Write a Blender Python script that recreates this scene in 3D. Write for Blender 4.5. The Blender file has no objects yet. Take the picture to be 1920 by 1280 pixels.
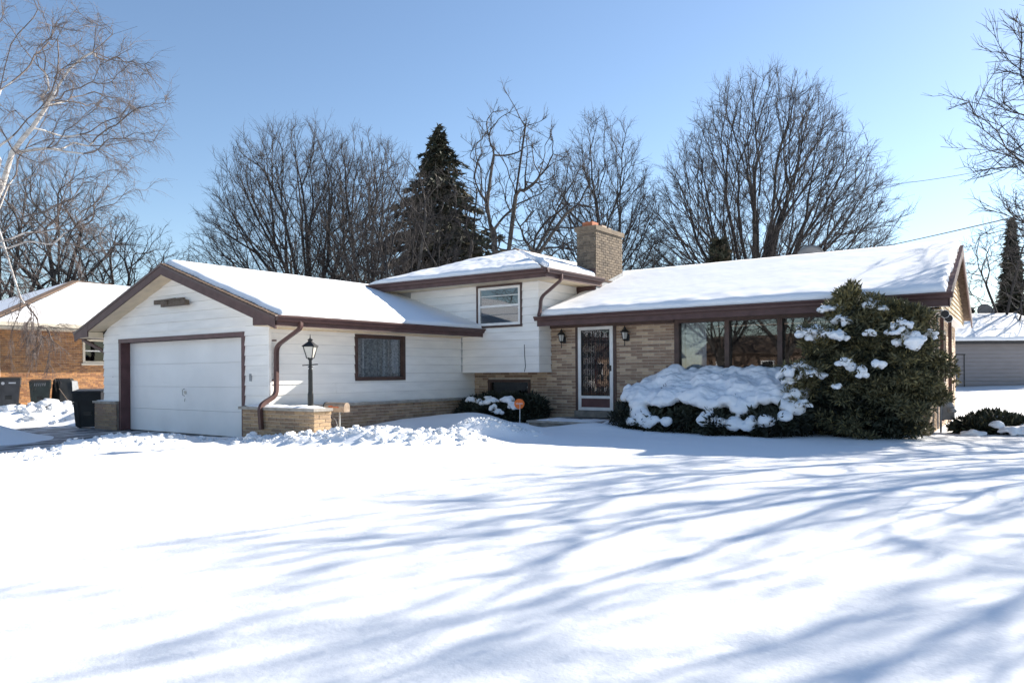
import bpy, math, random
import numpy as np
from mathutils import Vector, Matrix, noise

random.seed(7)
rng = np.random.default_rng(11)
S = bpy.context.scene
COL = S.collection

# ------------------------------------------------------------------ camera
YAW, ROLL = 0.62366, -0.00675
fw = Vector((-math.sin(YAW), math.cos(YAW), 0)); rt = Vector((math.cos(YAW), math.sin(YAW), 0)); up = Vector((0, 0, 1))
r2 = rt * math.cos(ROLL) + up * math.sin(ROLL); u2 = -rt * math.sin(ROLL) + up * math.cos(ROLL)
cd = bpy.data.cameras.new('camera'); cam = bpy.data.objects.new('camera', cd); COL.objects.link(cam)
cam.matrix_world = Matrix(((r2.x, u2.x, -fw.x, 0), (r2.y, u2.y, -fw.y, 0), (r2.z, u2.z, -fw.z, 1.33), (0, 0, 0, 1)))
cd.sensor_width = 36; cd.lens = 1410 / 1920 * 36; cd.shift_y = (699.16 - 640) / 1920
cd.clip_start = 0.1; cd.clip_end = 3000
S.camera = cam

# ------------------------------------------------------------------ sky and sun
SUN_AZ, SUN_EL = math.radians(21.0), math.radians(28.6)      # azimuth from +Y towards +X
w = bpy.data.worlds.new('World'); S.world = w; w.use_nodes = True
nt = w.node_tree; bg = nt.nodes['Background']
sky = nt.nodes.new('ShaderNodeTexSky'); sky.sky_type = 'NISHITA'; sky.sun_disc = False
sky.sun_elevation = SUN_EL; sky.sun_rotation = SUN_AZ
sky.altitude = 200; sky.air_density = 1.0; sky.dust_density = 0.25; sky.ozone_density = 2.2
nt.links.new(sky.outputs[0], bg.inputs[0]); bg.inputs[1].default_value = 0.077
sd = Vector((math.sin(SUN_AZ) * math.cos(SUN_EL), math.cos(SUN_AZ) * math.cos(SUN_EL), math.sin(SUN_EL)))
ld = bpy.data.lights.new('sun', 'SUN'); ld.energy = 5.0; ld.angle = math.radians(0.53); ld.color = (1.0, 0.93, 0.83)
sun = bpy.data.objects.new('sun', ld); COL.objects.link(sun)
sun.rotation_euler = sd.to_track_quat('Z', 'Y').to_euler(); sun.location = (20, 20, 20)
S.view_settings.view_transform = 'Standard'; S.view_settings.look = 'None'
S.view_settings.exposure = 1.27; S.view_settings.gamma = 1.0
S.render.engine = 'CYCLES'
S.cycles.max_bounces = 8; S.cycles.transparent_max_bounces = 12
S.cycles.use_denoising = True

# ------------------------------------------------------------------ materials
def mat(name, col, rough=0.7, var=0.15, scale=6.0, bump=0.0, bscale=40.0, metal=0.0, col2=None, spec=0.4, stretch=None, objrand=0.0):
    m = bpy.data.materials.new(name); m.use_nodes = True
    n = m.node_tree.nodes; l = m.node_tree.links; b = n['Principled BSDF']
    b.inputs['Roughness'].default_value = rough; b.inputs['Metallic'].default_value = metal
    b.inputs['Specular IOR Level'].default_value = spec
    tc = n.new('ShaderNodeTexCoord'); vec = tc.outputs['Object']
    if stretch:
        mp = n.new('ShaderNodeMapping'); mp.inputs['Scale'].default_value = stretch
        l.new(vec, mp.inputs[0]); vec = mp.outputs[0]
    nz = n.new('ShaderNodeTexNoise'); nz.inputs['Scale'].default_value = scale; nz.inputs['Detail'].default_value = 6
    l.new(vec, nz.inputs['Vector'])
    mx = n.new('ShaderNodeMix'); mx.data_type = 'RGBA'
    c2 = col2 if col2 else tuple(c * (1 - 2 * var) for c in col)
    c1 = col if col2 else tuple(min(1, c * (1 + var)) for c in col)
    mx.inputs[6].default_value = (*c2, 1); mx.inputs[7].default_value = (*c1, 1)
    rmp = n.new('ShaderNodeMapRange'); rmp.inputs[1].default_value = 0.3; rmp.inputs[2].default_value = 0.7
    l.new(nz.outputs[0], rmp.inputs[0]); l.new(rmp.outputs[0], mx.inputs[0])
    out = mx.outputs[2]
    if objrand:
        oi = n.new('ShaderNodeObjectInfo'); mr = n.new('ShaderNodeMapRange')
        mr.inputs[3].default_value = 1 - objrand; mr.inputs[4].default_value = 1 + objrand
        l.new(oi.outputs['Random'], mr.inputs[0])
        hs = n.new('ShaderNodeHueSaturation'); l.new(mr.outputs[0], hs.inputs['Value']); l.new(out, hs.inputs['Color']); out = hs.outputs[0]
    l.new(out, b.inputs['Base Color'])
    if bump:
        n2 = n.new('ShaderNodeTexNoise'); n2.inputs['Scale'].default_value = bscale; n2.inputs['Detail'].default_value = 5
        l.new(vec, n2.inputs['Vector'])
        bp = n.new('ShaderNodeBump'); bp.inputs['Strength'].default_value = bump; bp.inputs['Distance'].default_value = 0.02
        l.new(n2.outputs[0], bp.inputs['Height']); l.new(bp.outputs[0], b.inputs['Normal'])
    return m

def snow_mat(name, bscale, strength):
    m = bpy.data.materials.new(name); m.use_nodes = True
    n = m.node_tree.nodes; l = m.node_tree.links; b = n['Principled BSDF']
    b.inputs['Base Color'].default_value = (0.875, 0.885, 0.90, 1); b.inputs['Roughness'].default_value = 0.75
    b.inputs['Specular IOR Level'].default_value = 0.25
    tc = n.new('ShaderNodeTexCoord')
    a = n.new('ShaderNodeTexNoise'); a.inputs['Scale'].default_value = bscale; a.inputs['Detail'].default_value = 8; a.inputs['Roughness'].default_value = 0.62
    c = n.new('ShaderNodeTexNoise'); c.inputs['Scale'].default_value = bscale * 14; c.inputs['Detail'].default_value = 3
    l.new(tc.outputs['Object'], a.inputs['Vector']); l.new(tc.outputs['Object'], c.inputs['Vector'])
    ad = n.new('ShaderNodeMath'); ad.operation = 'MULTIPLY_ADD'; ad.inputs[1].default_value = 0.12
    l.new(c.outputs[0], ad.inputs[0]); l.new(a.outputs[0], ad.inputs[2])
    bp = n.new('ShaderNodeBump'); bp.inputs['Strength'].default_value = strength; bp.inputs['Distance'].default_value = 0.04
    l.new(ad.outputs[0], bp.inputs['Height']); l.new(bp.outputs[0], b.inputs['Normal'])
    return m

def glass_mat(name, tint=(0.78, 0.80, 0.82), ior=1.75):
    m = bpy.data.materials.new(name); m.use_nodes = True
    n = m.node_tree.nodes; l = m.node_tree.links
    n.remove(n['Principled BSDF']); o = n['Material Output']
    t = n.new('ShaderNodeBsdfTransparent'); t.inputs[0].default_value = (*tint, 1)
    g = n.new('ShaderNodeBsdfGlossy'); g.inputs['Roughness'].default_value = 0.015; g.inputs[0].default_value = (0.95, 0.97, 1, 1)
    f = n.new('ShaderNodeFresnel'); f.inputs[0].default_value = ior
    ge = n.new('ShaderNodeNewGeometry'); im = n.new('ShaderNodeMix'); im.inputs[2].default_value = ior; im.inputs[3].default_value = 1 / ior
    l.new(ge.outputs['Backfacing'], im.inputs[0]); l.new(im.outputs[0], f.inputs[0])
    tc = n.new('ShaderNodeTexCoord'); nz = n.new('ShaderNodeTexNoise'); nz.inputs['Scale'].default_value = 1.3; nz.inputs['Detail'].default_value = 1
    bp = n.new('ShaderNodeBump'); bp.inputs['Strength'].default_value = 0.05; bp.inputs['Distance'].default_value = 0.02
    l.new(tc.outputs['Object'], nz.inputs['Vector']); l.new(nz.outputs[0], bp.inputs['Height']); l.new(bp.outputs[0], g.inputs['Normal'])
    mx = n.new('ShaderNodeMixShader'); l.new(f.outputs[0], mx.inputs[0]); l.new(t.outputs[0], mx.inputs[1]); l.new(g.outputs[0], mx.inputs[2])
    l.new(mx.outputs[0], o.inputs[0])
    return m

M = {}
M['snow'] = snow_mat('snow', 2.2, 0.5)
M['roofsnow'] = snow_mat('roof snow', 3.0, 0.06)
M['clodsnow'] = snow_mat('clod snow', 9.0, 0.6)
M['bushsnow'] = snow_mat('bush snow', 6.0, 0.25)
M['siding'] = mat('white siding', (0.87, 0.84, 0.79), 0.55, 0.04, 1.6, 0.05, 60, stretch=(1, 1, 5), objrand=0.025)
M['sidingback'] = mat('siding backing', (0.42, 0.42, 0.42), 0.7, 0.05)  # darker than the boards, so the lap gaps draw painted shadow lines
M['doorwhite'] = mat('garage door white', (0.90, 0.88, 0.85), 0.5, 0.04, 1.1, 0.03, 12)
M['brown'] = mat('brown fascia metal', (0.105, 0.060, 0.055), 0.55, 0.12, 5, 0.03, 30, spec=0.25)
M['gutter'] = mat('brown gutter metal', (0.095, 0.052, 0.047), 0.40, 0.10, 4, spec=0.3)
M['maroon'] = mat('maroon trim paint', (0.11, 0.050, 0.050), 0.5, 0.14, 5, 0.08, 40)
M['windowbrown'] = mat('brown window frame paint', (0.085, 0.050, 0.040), 0.5, 0.15, 6, 0.06, 40)
M['soffit'] = mat('cream soffit', (0.76, 0.62, 0.44), 0.6, 0.07, 4)
M['whitetrim'] = mat('white window paint', (0.78, 0.77, 0.74), 0.45, 0.05, 5)
M['shingle'] = mat('brown shingle', (0.16, 0.11, 0.08), 0.9, 0.3, 14, 0.5, 40)
M['mortar'] = mat('mortar', (0.58, 0.50, 0.41), 0.9, 0.1, 10, 0.2, 60)
M['mortardark'] = mat('mortar grey', (0.29, 0.25, 0.21), 0.9, 0.12, 10, 0.2, 60)
BR = [mat('brick tan', (0.58, 0.435, 0.30), 0.85, 0.10, 9, 0.25, 70), mat('brick brown', (0.33, 0.222, 0.155), 0.85, 0.12, 9, 0.25, 70),
      mat('brick taupe', (0.40, 0.28, 0.195), 0.85, 0.12, 9, 0.25, 70), mat('brick umber', (0.30, 0.205, 0.145), 0.85, 0.12, 9, 0.25, 70),
      mat('brick light taupe', (0.52, 0.385, 0.265), 0.85, 0.10, 9, 0.25, 70)]
BRG = [mat('wall brick tan', (0.46, 0.32, 0.19), 0.9, 0.12, 9, 0.3, 60), mat('wall brick brown', (0.31, 0.215, 0.14), 0.9, 0.14, 9, 0.3, 60),
       mat('wall brick buff', (0.38, 0.265, 0.165), 0.9, 0.12, 9, 0.3, 60)]
BRC = [mat('chimney brick buff', (0.20, 0.155, 0.11), 0.92, 0.16, 9, 0.3, 60), mat('chimney brick grey', (0.145, 0.113, 0.083), 0.92, 0.18, 9, 0.3, 60)]
BRN = [mat('orange brick', (0.34, 0.175, 0.08), 0.85, 0.14, 9), mat('dark orange brick', (0.26, 0.125, 0.06), 0.85, 0.14, 9), mat('light orange brick', (0.42, 0.21, 0.085), 0.85, 0.1, 9)]
M['stone'] = mat('limestone cap', (0.36, 0.33, 0.29), 0.85, 0.15, 6, 0.3, 30)
M['concrete'] = mat('concrete', (0.24, 0.22, 0.19), 0.9, 0.2, 5, 0.3, 30)
M['black'] = mat('black painted metal', (0.018, 0.018, 0.018), 0.4, 0.2, 8)
M['blackplastic'] = mat('black bin plastic', (0.018, 0.020, 0.021), 0.42, 0.2, 4, 0.05, 80)
M['greyplastic'] = mat('charcoal bin plastic', (0.045, 0.047, 0.052), 0.45, 0.2, 4, 0.05, 80)
M['greenplastic'] = mat('dark green bin plastic', (0.018, 0.030, 0.028), 0.45, 0.2, 4, 0.05, 80)
M['palesticker'] = mat('pale sticker', (0.55, 0.55, 0.55), 0.5, 0.1)
M['wood'] = mat('weathered wood', (0.17, 0.13, 0.10), 0.9, 0.3, 12, 0.4, 30, stretch=(1, 6, 6))
M['galv'] = mat('galvanized metal', (0.42, 0.42, 0.41), 0.45, 0.15, 8, metal=0.6)
M['meter'] = mat('grey meter paint', (0.27, 0.28, 0.29), 0.5, 0.12, 8)
M['orange'] = mat('orange sign', (0.80, 0.16, 0.02), 0.45, 0.05)
M['orangeflag'] = mat('faded orange paint', (0.62, 0.16, 0.06), 0.5, 0.15)
M['mailmetal'] = mat('rust stained mailbox metal', (0.46, 0.36, 0.27), 0.4, 0.2, 10, metal=0.35, col2=(0.30, 0.22, 0.16))
M['white'] = mat('white paint', (0.8, 0.8, 0.8), 0.5, 0.03)
M['lampglass'] = mat('frosted lamp glass', (0.52, 0.50, 0.45), 0.25, 0.05)
M['clay'] = mat('clay flue tile', (0.42, 0.15, 0.075), 0.85, 0.12, 8, 0.2)
M['flue'] = mat('pale flue tile', (0.48, 0.38, 0.30), 0.85, 0.12, 8, 0.2)
M['curtain'] = mat('white curtain', (0.72, 0.73, 0.70), 0.8, 0.05, 3)
M['lace'] = mat('grey lace curtain', (0.62, 0.63, 0.62), 0.9, 0.35, 22, col2=(0.22, 0.225, 0.23))
M['interior'] = mat('dark interior', (0.045, 0.04, 0.036), 0.9, 0.3, 2)  # near-black puts the shade of unlit rooms into the colour
M['doormaroon'] = mat('maroon front door', (0.16, 0.05, 0.05), 0.4, 0.15, 4)
M['asphalt'] = mat('driveway asphalt', (0.05, 0.05, 0.055), 0.75, 0.3, 8, 0.3, 40)
M['bark'] = mat('grey brown bark', (0.054, 0.048, 0.045), 0.95, 0.28, 7, 0.6, 18, stretch=(1, 1, 0.3))
M['twig'] = mat('brown twig bark', (0.047, 0.041, 0.040), 0.9, 0.25, 4)
M['barklight'] = mat('light grey bark', (0.105, 0.092, 0.082), 0.95, 0.28, 7, 0.6, 18, stretch=(1, 1, 0.3))
M['birchbark'] = mat('white birch bark', (0.70, 0.67, 0.63), 0.8, 0.1, 3.5, 0.4, 20, col2=(0.40, 0.36, 0.33), stretch=(1, 1, 4))
M['birchtwig'] = mat('birch twig', (0.16, 0.13, 0.118), 0.9, 0.25, 4)
M['needle'] = mat('spruce needles', (0.050, 0.056, 0.036), 0.75, 0.4, 1.2)
M['needle2'] = mat('dry spruce needles', (0.085, 0.070, 0.045), 0.8, 0.4, 1.2)
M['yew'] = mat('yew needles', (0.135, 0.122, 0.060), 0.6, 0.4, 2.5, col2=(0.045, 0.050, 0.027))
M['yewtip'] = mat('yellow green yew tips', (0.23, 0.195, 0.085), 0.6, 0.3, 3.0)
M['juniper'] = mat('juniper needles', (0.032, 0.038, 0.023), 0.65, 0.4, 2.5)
M['greysiding'] = mat('grey siding', (0.25, 0.235, 0.24), 0.6, 0.05, 1.5, stretch=(1, 1, 5))
M['yellowsiding'] = mat('tan gable siding', (0.50, 0.36, 0.20), 0.55, 0.06, 1.5, stretch=(1, 1, 5))
M['greytrim'] = mat('dark roof edge', (0.03, 0.028, 0.028), 0.6, 0.2)
M['cream'] = mat('cream gutter', (0.62, 0.55, 0.44), 0.5, 0.06)
M['dish'] = mat('grey dish', (0.15, 0.155, 0.16), 0.6, 0.08)
M['cable'] = mat('cable', (0.03, 0.03, 0.032), 0.6, 0.1)
M['hedge'] = mat('brown thicket', (0.15, 0.108, 0.082), 0.95, 0.3, 3)
M['redbrick'] = mat('street house brick', (0.17, 0.118, 0.088), 0.9, 0.15, 5)
M['glass'] = glass_mat('window glass')
M['darkglass'] = glass_mat('dark window glass', (0.25, 0.26, 0.28), 1.6)

# ------------------------------------------------------------------ mesh helpers
def link(o, parent=None):
    COL.objects.link(o)
    if parent is not None:
        o.parent = parent
        if parent.type == 'EMPTY' and parent.get('world_children'):
            o.matrix_parent_inverse = Matrix.Translation(-Vector(parent.location))
    return o

def tag(o, label, cat, group=None, kind=None):
    o['label'] = label
    if cat: o['category'] = cat
    if group: o['group'] = group
    if kind: o['kind'] = kind
    return o

def thing(name, label, cat, loc=(0, 0, 0), group=None, rz=0.0, local=False):
    o = bpy.data.objects.new(name, None); o.location = loc; o.rotation_euler = (0, 0, rz); o.empty_display_size = 0.2
    if not local: o['world_children'] = 1
    COL.objects.link(o)
    return tag(o, label, cat, group)

class MB:
    def __init__(s): s.v = []; s.f = []; s.m = []
    def add(s, vs, fs, mi=0):
        k = len(s.v); s.v += [tuple(v) for v in vs]
        for f in fs: s.f.append(tuple(i + k for i in f)); s.m.append(mi)
    def hexa(s, p, mi=0):
        s.add(p, [(0, 3, 2, 1), (4, 5, 6, 7), (0, 1, 5, 4), (1, 2, 6, 5), (2, 3, 7, 6), (3, 0, 4, 7)], mi)
    def box(s, x0, x1, y0, y1, z0, z1, mi=0):
        s.hexa([(x0, y0, z0), (x1, y0, z0), (x1, y1, z0), (x0, y1, z0), (x0, y0, z1), (x1, y0, z1), (x1, y1, z1), (x0, y1, z1)], mi)
    def quad(s, a, b, c, d, mi=0): s.add([a, b, c, d], [(0, 1, 2, 3)], mi)
    def bar(s, p, q, w, d=None, mi=0, ref=(0, 0, 1)):
        s.sweep([p, q], w, d or w, ref, mi)
    def sweep(s, pts, w, d, ref=(0, 0, 1), mi=0):
        pts = [Vector(p) for p in pts]; ring = []; n = len(pts); R = Vector(ref)
        for i, p in enumerate(pts):
            t = (pts[min(i + 1, n - 1)] - pts[max(i - 1, 0)]).normalized()
            a = R.cross(t)
            if a.length < 1e-3: a = Vector((1, 0, 0)).cross(t)
            a.normalize(); b = t.cross(a).normalized()
            ring.append([p + a * w / 2 * sx + b * d / 2 * sy for sx, sy in ((-1, -1), (1, -1), (1, 1), (-1, 1))])
        vs = [v for r in ring for v in r]; fs = []
        for i in range(n - 1):
            for k in range(4): fs.append((i * 4 + k, i * 4 + (k + 1) % 4, i * 4 + 4 + (k + 1) % 4, i * 4 + 4 + k))
        fs += [(3, 2, 1, 0), tuple((n - 1) * 4 + k for k in range(4))]
        s.add(vs, fs, mi)
    def tube(s, pts, rad, n=8, mi=0, cap=True):
        pts = [Vector(p) for p in pts]; m = len(pts)
        if not hasattr(rad, '__len__'): rad = [rad] * m
        vs = []; ref = Vector((0.31, 0.17, 0.93))
        for i, p in enumerate(pts):
            t = (pts[min(i + 1, m - 1)] - pts[max(i - 1, 0)]).normalized()
            a = ref.cross(t).normalized() if ref.cross(t).length > 1e-3 else Vector((1, 0, 0)); b = t.cross(a)
            vs += [p + (a * math.cos(q) + b * math.sin(q)) * rad[i] for q in (2 * math.pi * k / n for k in range(n))]
        fs = [(i * n + k, i * n + (k + 1) % n, (i + 1) * n + (k + 1) % n, (i + 1) * n + k) for i in range(m - 1) for k in range(n)]
        if cap: fs += [tuple(reversed(range(n))), tuple((m - 1) * n + k for k in range(n))]
        s.add(vs, fs, mi)
    def lathe(s, cx, cy, prof, n=12, mi=0, rot=0.0, sx=1.0, sy=1.0):
        vs = [(cx + r * sx * math.cos(rot + 2 * math.pi * k / n), cy + r * sy * math.sin(rot + 2 * math.pi * k / n), z) for r, z in prof for k in range(n)]
        m = len(prof)
        fs = [(i * n + k, i * n + (k + 1) % n, (i + 1) * n + (k + 1) % n, (i + 1) * n + k) for i in range(m - 1) for k in range(n)]
        fs += [tuple(reversed(range(n))), tuple((m - 1) * n + k for k in range(n))]
        s.add(vs, fs, mi)
    def prism(s, poly, off, mi=0):
        n = len(poly); off = Vector(off)
        vs = [Vector(p) for p in poly] + [Vector(p) + off for p in poly]
        s.add(vs, [tuple(reversed(range(n))), tuple(range(n, 2 * n))] + [(k, (k + 1) % n, n + (k + 1) % n, n + k) for k in range(n)], mi)
    def build(s, name, mats, parent=None, smooth=False, kind=None):
        me = bpy.data.meshes.new(name); me.from_pydata(s.v, [], s.f)
        if not isinstance(mats, (list, tuple)): mats = [mats]
        for m in mats: me.materials.append(m)
        if len(mats) > 1: me.polygons.foreach_set('material_index', s.m)
        if smooth: me.polygons.foreach_set('use_smooth', [True] * len(me.polygons))
        me.update()
        o = bpy.data.objects.new(name, me); link(o, parent)
        if kind: o['kind'] = kind
        return o

def np_mesh(name, V, F, m, parent=None, smooth=False, kind=None, midx=None):
    """V (n,3), F (k,3|4) arrays"""
    me = bpy.data.meshes.new(name); V = np.asarray(V, np.float32); F = np.asarray(F, np.int32); k = F.shape[1]
    me.vertices.add(len(V)); me.vertices.foreach_set('co', V.ravel())
    me.loops.add(F.size); me.loops.foreach_set('vertex_index', F.ravel())
    me.polygons.add(len(F)); me.polygons.foreach_set('loop_start', np.arange(0, F.size, k, dtype=np.int32))
    try: me.polygons.foreach_set('loop_total', np.full(len(F), k, np.int32))
    except Exception: pass
    for x in (m if isinstance(m, (list, tuple)) else [m]): me.materials.append(x)
    if midx is not None: me.polygons.foreach_set('material_index', np.asarray(midx, np.int32))
    if smooth: me.polygons.foreach_set('use_smooth', np.ones(len(F), bool))
    me.update(calc_edges=True); me.validate()
    o = bpy.data.objects.new(name, me); link(o, parent)
    if kind: o['kind'] = kind
    return o

def sstep(a, b, x):
    t = max(0.0, min(1.0, (x - a) / (b - a))); return t * t * (3 - 2 * t)
def fbm(x, y, z=0.0, o=4):
    return noise.fractal(Vector((x, y, z)), 0.9, 2.1, o)
def bump(x, y, cx, cy, rx, ry, h, rot=0.0):
    dx, dy = x - cx, y - cy
    if rot: dx, dy = dx * math.cos(rot) + dy * math.sin(rot), -dx * math.sin(rot) + dy * math.cos(rot)
    q = (dx / rx) ** 2 + (dy / ry) ** 2
    return h * math.exp(-q * 1.4) if q < 6 else 0.0

# ------------------------------------------------------------------ ground: one snow sheet to the horizon
RIDGE = [(-12.6, 1.0), (-13.4, 4.0), (-13.65, 5.5), (-13.55, 6.7), (-13.6, 7.7), (-13.9, 8.5)]
def ridge_d(x, y):
    best = 9; t = 0
    for (x0, y0), (x1, y1) in zip(RIDGE, RIDGE[1:]):
        dx, dy = x1 - x0, y1 - y0; k = max(0, min(1, ((x - x0) * dx + (y - y0) * dy) / (dx * dx + dy * dy)))
        best = min(best, math.hypot(x - x0 - k * dx, y - y0 - k * dy))
    return best
def ground_z(x, y):
    z = -0.14 + 0.24 * sstep(-1, 11, y)
    z += 0.14 * sstep(24, 50, y) + 0.25 * sstep(44, 52, y) * sstep(-12, -8, x)
    z += 0.035 * fbm(x * 0.28, y * 0.28, 3.1, 3) + 0.010 * fbm(x * 1.4, y * 1.4, 8.0, 3)
    drv = sstep(-13.45, -14.1, x) * sstep(10.2, 9.5, y) * sstep(-23.5, -22.5, x) if x < -13 else 0
    if drv > 0: z = z * (1 - drv) + drv * (-0.10 + min(0, (y - 9.4) * 0.02))
    rough = 0.0; h = 0.0
    if -27 < x < -5 and -1 < y < 18:
        d = ridge_d(x, y)
        a = math.exp(-(d / 0.42) ** 2); h += (0.16 + 0.05 * math.sin(y * 2.1)) * a * sstep(0.5, 3, y); rough = max(rough, a)
        # lumps in front of the planter and by the walk
        for (cx, cy, rx, ry, hh, ro) in ((-10.6, 8.75, 1.3, 0.5, 0.14, 1), (-9.5, 9.4, 1.1, 0.55, 0.22, 1), (-8.75, 10.3, 0.7, 0.5, 0.16, 1), (-11.9, 8.55, 0.9, 0.25, 0.09, 1),
                                         (-9.05, 11.35, 0.8, 0.55, 0.30, 0.55), (-8.5, 11.7, 0.6, 0.45, 0.12, 0.8)):
            b = bump(x, y, cx, cy, rx, ry, hh, 0.5); h += b; rough = max(rough, ro * b / hh)
        for (cx, cy, rx, ry, hh) in ((-12.0, 12.9, 0.8, 2.2, 0.20), (-10.9, 13.7, 1.0, 0.8, 0.30), (-11.9, 15.3, 1.4, 0.8, 0.12), (-7.9, 13.9, 1.0, 0.7, 0.16), (-8.1, 14.7, 0.5, 0.35, 0.16), (-9.4, 13.1, 0.7, 0.5, 0.16)):
            b = bump(x, y, cx, cy, rx, ry, hh); h += b
        h += bump(x, y, -9.95, 12.4, 0.35, 1.0, -0.16)
        # bank on the far side of the driveway and snow before the bins
        b = bump(x, y, -19.4, 6.3, 1.7, 1.3, 0.52, 0.35); h += b * 1.0
        h += bump(x, y, -23.0, 5.5, 3.0, 2.0, 0.55)
        b = bump(x, y, -23.6, 9.8, 1.6, 1.3, 0.32); h += b; rough = max(rough, 0.8 * b / 0.32)
        if y > 14.0 and -9.75 < x < -8.0: h *= 0.2
    if x < -21.5 and 4 < y < 22:
        a = sstep(-21.5, -24, x); z += 0.08 * a; rough = max(rough, 0.45 * a)
    z += h
    if rough > 0.03:
        z += rough * (0.085 * fbm(x * 3.2, y * 3.2, 1.7, 5) + 0.08 * abs(noise.noise(Vector((x * 7, y * 7, 4)))))
    else:
        z += 0.006 * fbm(x * 4, y * 4, 2.2, 2)
    return z

def axis(lo, hi, step, ext, grow):
    a = list(np.arange(lo, hi + 1e-6, step)); s = step; v = lo
    L = []
    while v > -ext: s *= grow; v -= s; L.append(v)
    R = []; s = step; v = hi
    while v < ext: s *= grow; v += s; R.append(v)
    return L[::-1] + a + R
xs = axis(-16.0, -6.5, 0.065, 900, 1.045); ys = axis(3.0, 15.6, 0.075, 900, 1.05)
V = np.empty((len(ys), len(xs), 3))
for j, y in enumerate(ys):
    for i, x in enumerate(xs):
        V[j, i] = (x, y, ground_z(x, y) if abs(x) < 120 and abs(y) < 120 else 0.15)
nx, ny = len(xs), len(ys)
I = np.arange(nx * ny).reshape(ny, nx)
F = np.stack([I[:-1, :-1], I[:-1, 1:], I[1:, 1:], I[1:, :-1]], -1).reshape(-1, 4)
g = np_mesh('ground', V.reshape(-1, 3), F, M['snow'], smooth=True, kind='structure')
g['label'] = 'snow covered lawn and yard'

# driveway: asphalt showing through packed snow
def drive_mat():
    m = bpy.data.materials.new('packed snow driveway'); m.use_nodes = True
    n = m.node_tree.nodes; l = m.node_tree.links; b = n['Principled BSDF']; b.inputs['Roughness'].default_value = 0.6
    tc = n.new('ShaderNodeTexCoord'); mp = n.new('ShaderNodeMapping'); mp.inputs['Scale'].default_value = (2.2, 0.5, 1)
    l.new(tc.outputs['Object'], mp.inputs[0])
    nz = n.new('ShaderNodeTexNoise'); nz.inputs['Scale'].default_value = 1.6; nz.inputs['Detail'].default_value = 7; nz.inputs['Roughness'].default_value = 0.7
    l.new(mp.outputs[0], nz.inputs['Vector'])
    cr = n.new('ShaderNodeValToRGB'); cr.color_ramp.elements[0].position = 0.45; cr.color_ramp.elements[0].color = (0.06, 0.06, 0.065, 1)
    cr.color_ramp.elements[1].position = 0.60; cr.color_ramp.elements[1].color = (0.72, 0.74, 0.77, 1)
    l.new(nz.outputs[0], cr.inputs[0]); l.new(cr.outputs[0], b.inputs['Base Color'])
    bp = n.new('ShaderNodeBump'); bp.inputs['Strength'].default_value = 0.4; bp.inputs['Distance'].default_value = 0.03
    l.new(nz.outputs[0], bp.inputs['Height']); l.new(bp.outputs[0], b.inputs['Normal'])
    return m
mb = MB()
yy = np.linspace(-8, 9.62, 50)
for a, b in zip(yy, yy[1:]):
    za, zb = (-0.02 + min(0, (t - 9.4) * 0.02) for t in (a, b))
    mb.quad((-23.2, a, za), (-13.55, a, za), (-13.55, b, zb), (-23.2, b, zb))
d = mb.build('driveway', drive_mat(), kind='structure'); d['label'] = 'asphalt driveway with packed snow in front of the garage'

# loose clods of snow thrown up along the driveway and the walk
def icoball():
    t = (1 + 5 ** 0.5) / 2
    v = np.array([(-1, t, 0), (1, t, 0), (-1, -t, 0), (1, -t, 0), (0, -1, t), (0, 1, t), (0, -1, -t), (0, 1, -t), (t, 0, -1), (t, 0, 1), (-t, 0, -1), (-t, 0, 1)], float)
    f = [(0, 11, 5), (0, 5, 1), (0, 1, 7), (0, 7, 10), (0, 10, 11), (1, 5, 9), (5, 11, 4), (11, 10, 2), (10, 7, 6), (7, 1, 8), (3, 9, 4), (3, 4, 2), (3, 2, 6), (3, 6, 8), (3, 8, 9), (4, 9, 5), (2, 4, 11), (6, 2, 10), (8, 6, 7), (9, 8, 1)]
    v /= np.linalg.norm(v[0]); v = list(map(tuple, v)); g2 = []; cache = {}
    def mid(a, b):
        k = (min(a, b), max(a, b))
        if k not in cache:
            p = np.array(v[a]) + np.array(v[b]); p /= np.linalg.norm(p); cache[k] = len(v); v.append(tuple(p))
        return cache[k]
    for a, b, c in f:
        x, y, z = mid(a, b), mid(b, c), mid(c, a); g2 += [(a, x, z), (b, y, x), (c, z, y), (x, y, z)]
    return np.array(v), np.array(g2)
IV, IF = icoball()
def clods(name, label, spots, n, smax):
    vs = []; fs = []; k = 0
    for _ in range(n):
        cx, cy, rx, ry, ro = random.choice(spots)
        a, b = random.gauss(0, 0.5) * rx, random.gauss(0, 0.5) * ry
        x = cx + a * math.cos(ro) - b * math.sin(ro); y = cy + a * math.sin(ro) + b * math.cos(ro)
        s = smax * (0.18 + 0.82 * random.random() ** 3.5)
        P = IV * np.array([s * random.uniform(0.7, 1.4), s * random.uniform(0.7, 1.4), s * random.uniform(0.5, 0.95)])
        P = P * (1 + 0.35 * rng.standard_normal((len(P), 1)).clip(-1.2, 1.2))
        P += (x, y, ground_z(x, y) + s * 0.15)
        vs.append(P); fs.append(IF + k); k += len(P)
    o = np_mesh(name, np.concatenate(vs), np.concatenate(fs), M['clodsnow'], smooth=False, kind='stuff')
    o['label'] = label
clods('snow_clods', 'loose clods of snow along the edge of the driveway', [(-13.6, 5.4, 0.55, 1.3, 0), (-13.6, 7.2, 0.5, 1.2, 0), (-13.5, 3.6, 0.6, 1.2, 0)], 700, 0.055)
clods('snow_clods', 'loose clods of snow in front of the brick planter and mailbox', [(-9.6, 9.3, 1.3, 0.55, 0.5), (-10.8, 8.7, 1.2, 0.4, 0.35), (-8.8, 10.3, 0.7, 0.4, 0.5), (-12.0, 8.5, 0.9, 0.25, 0.1)], 900, 0.075)
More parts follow.
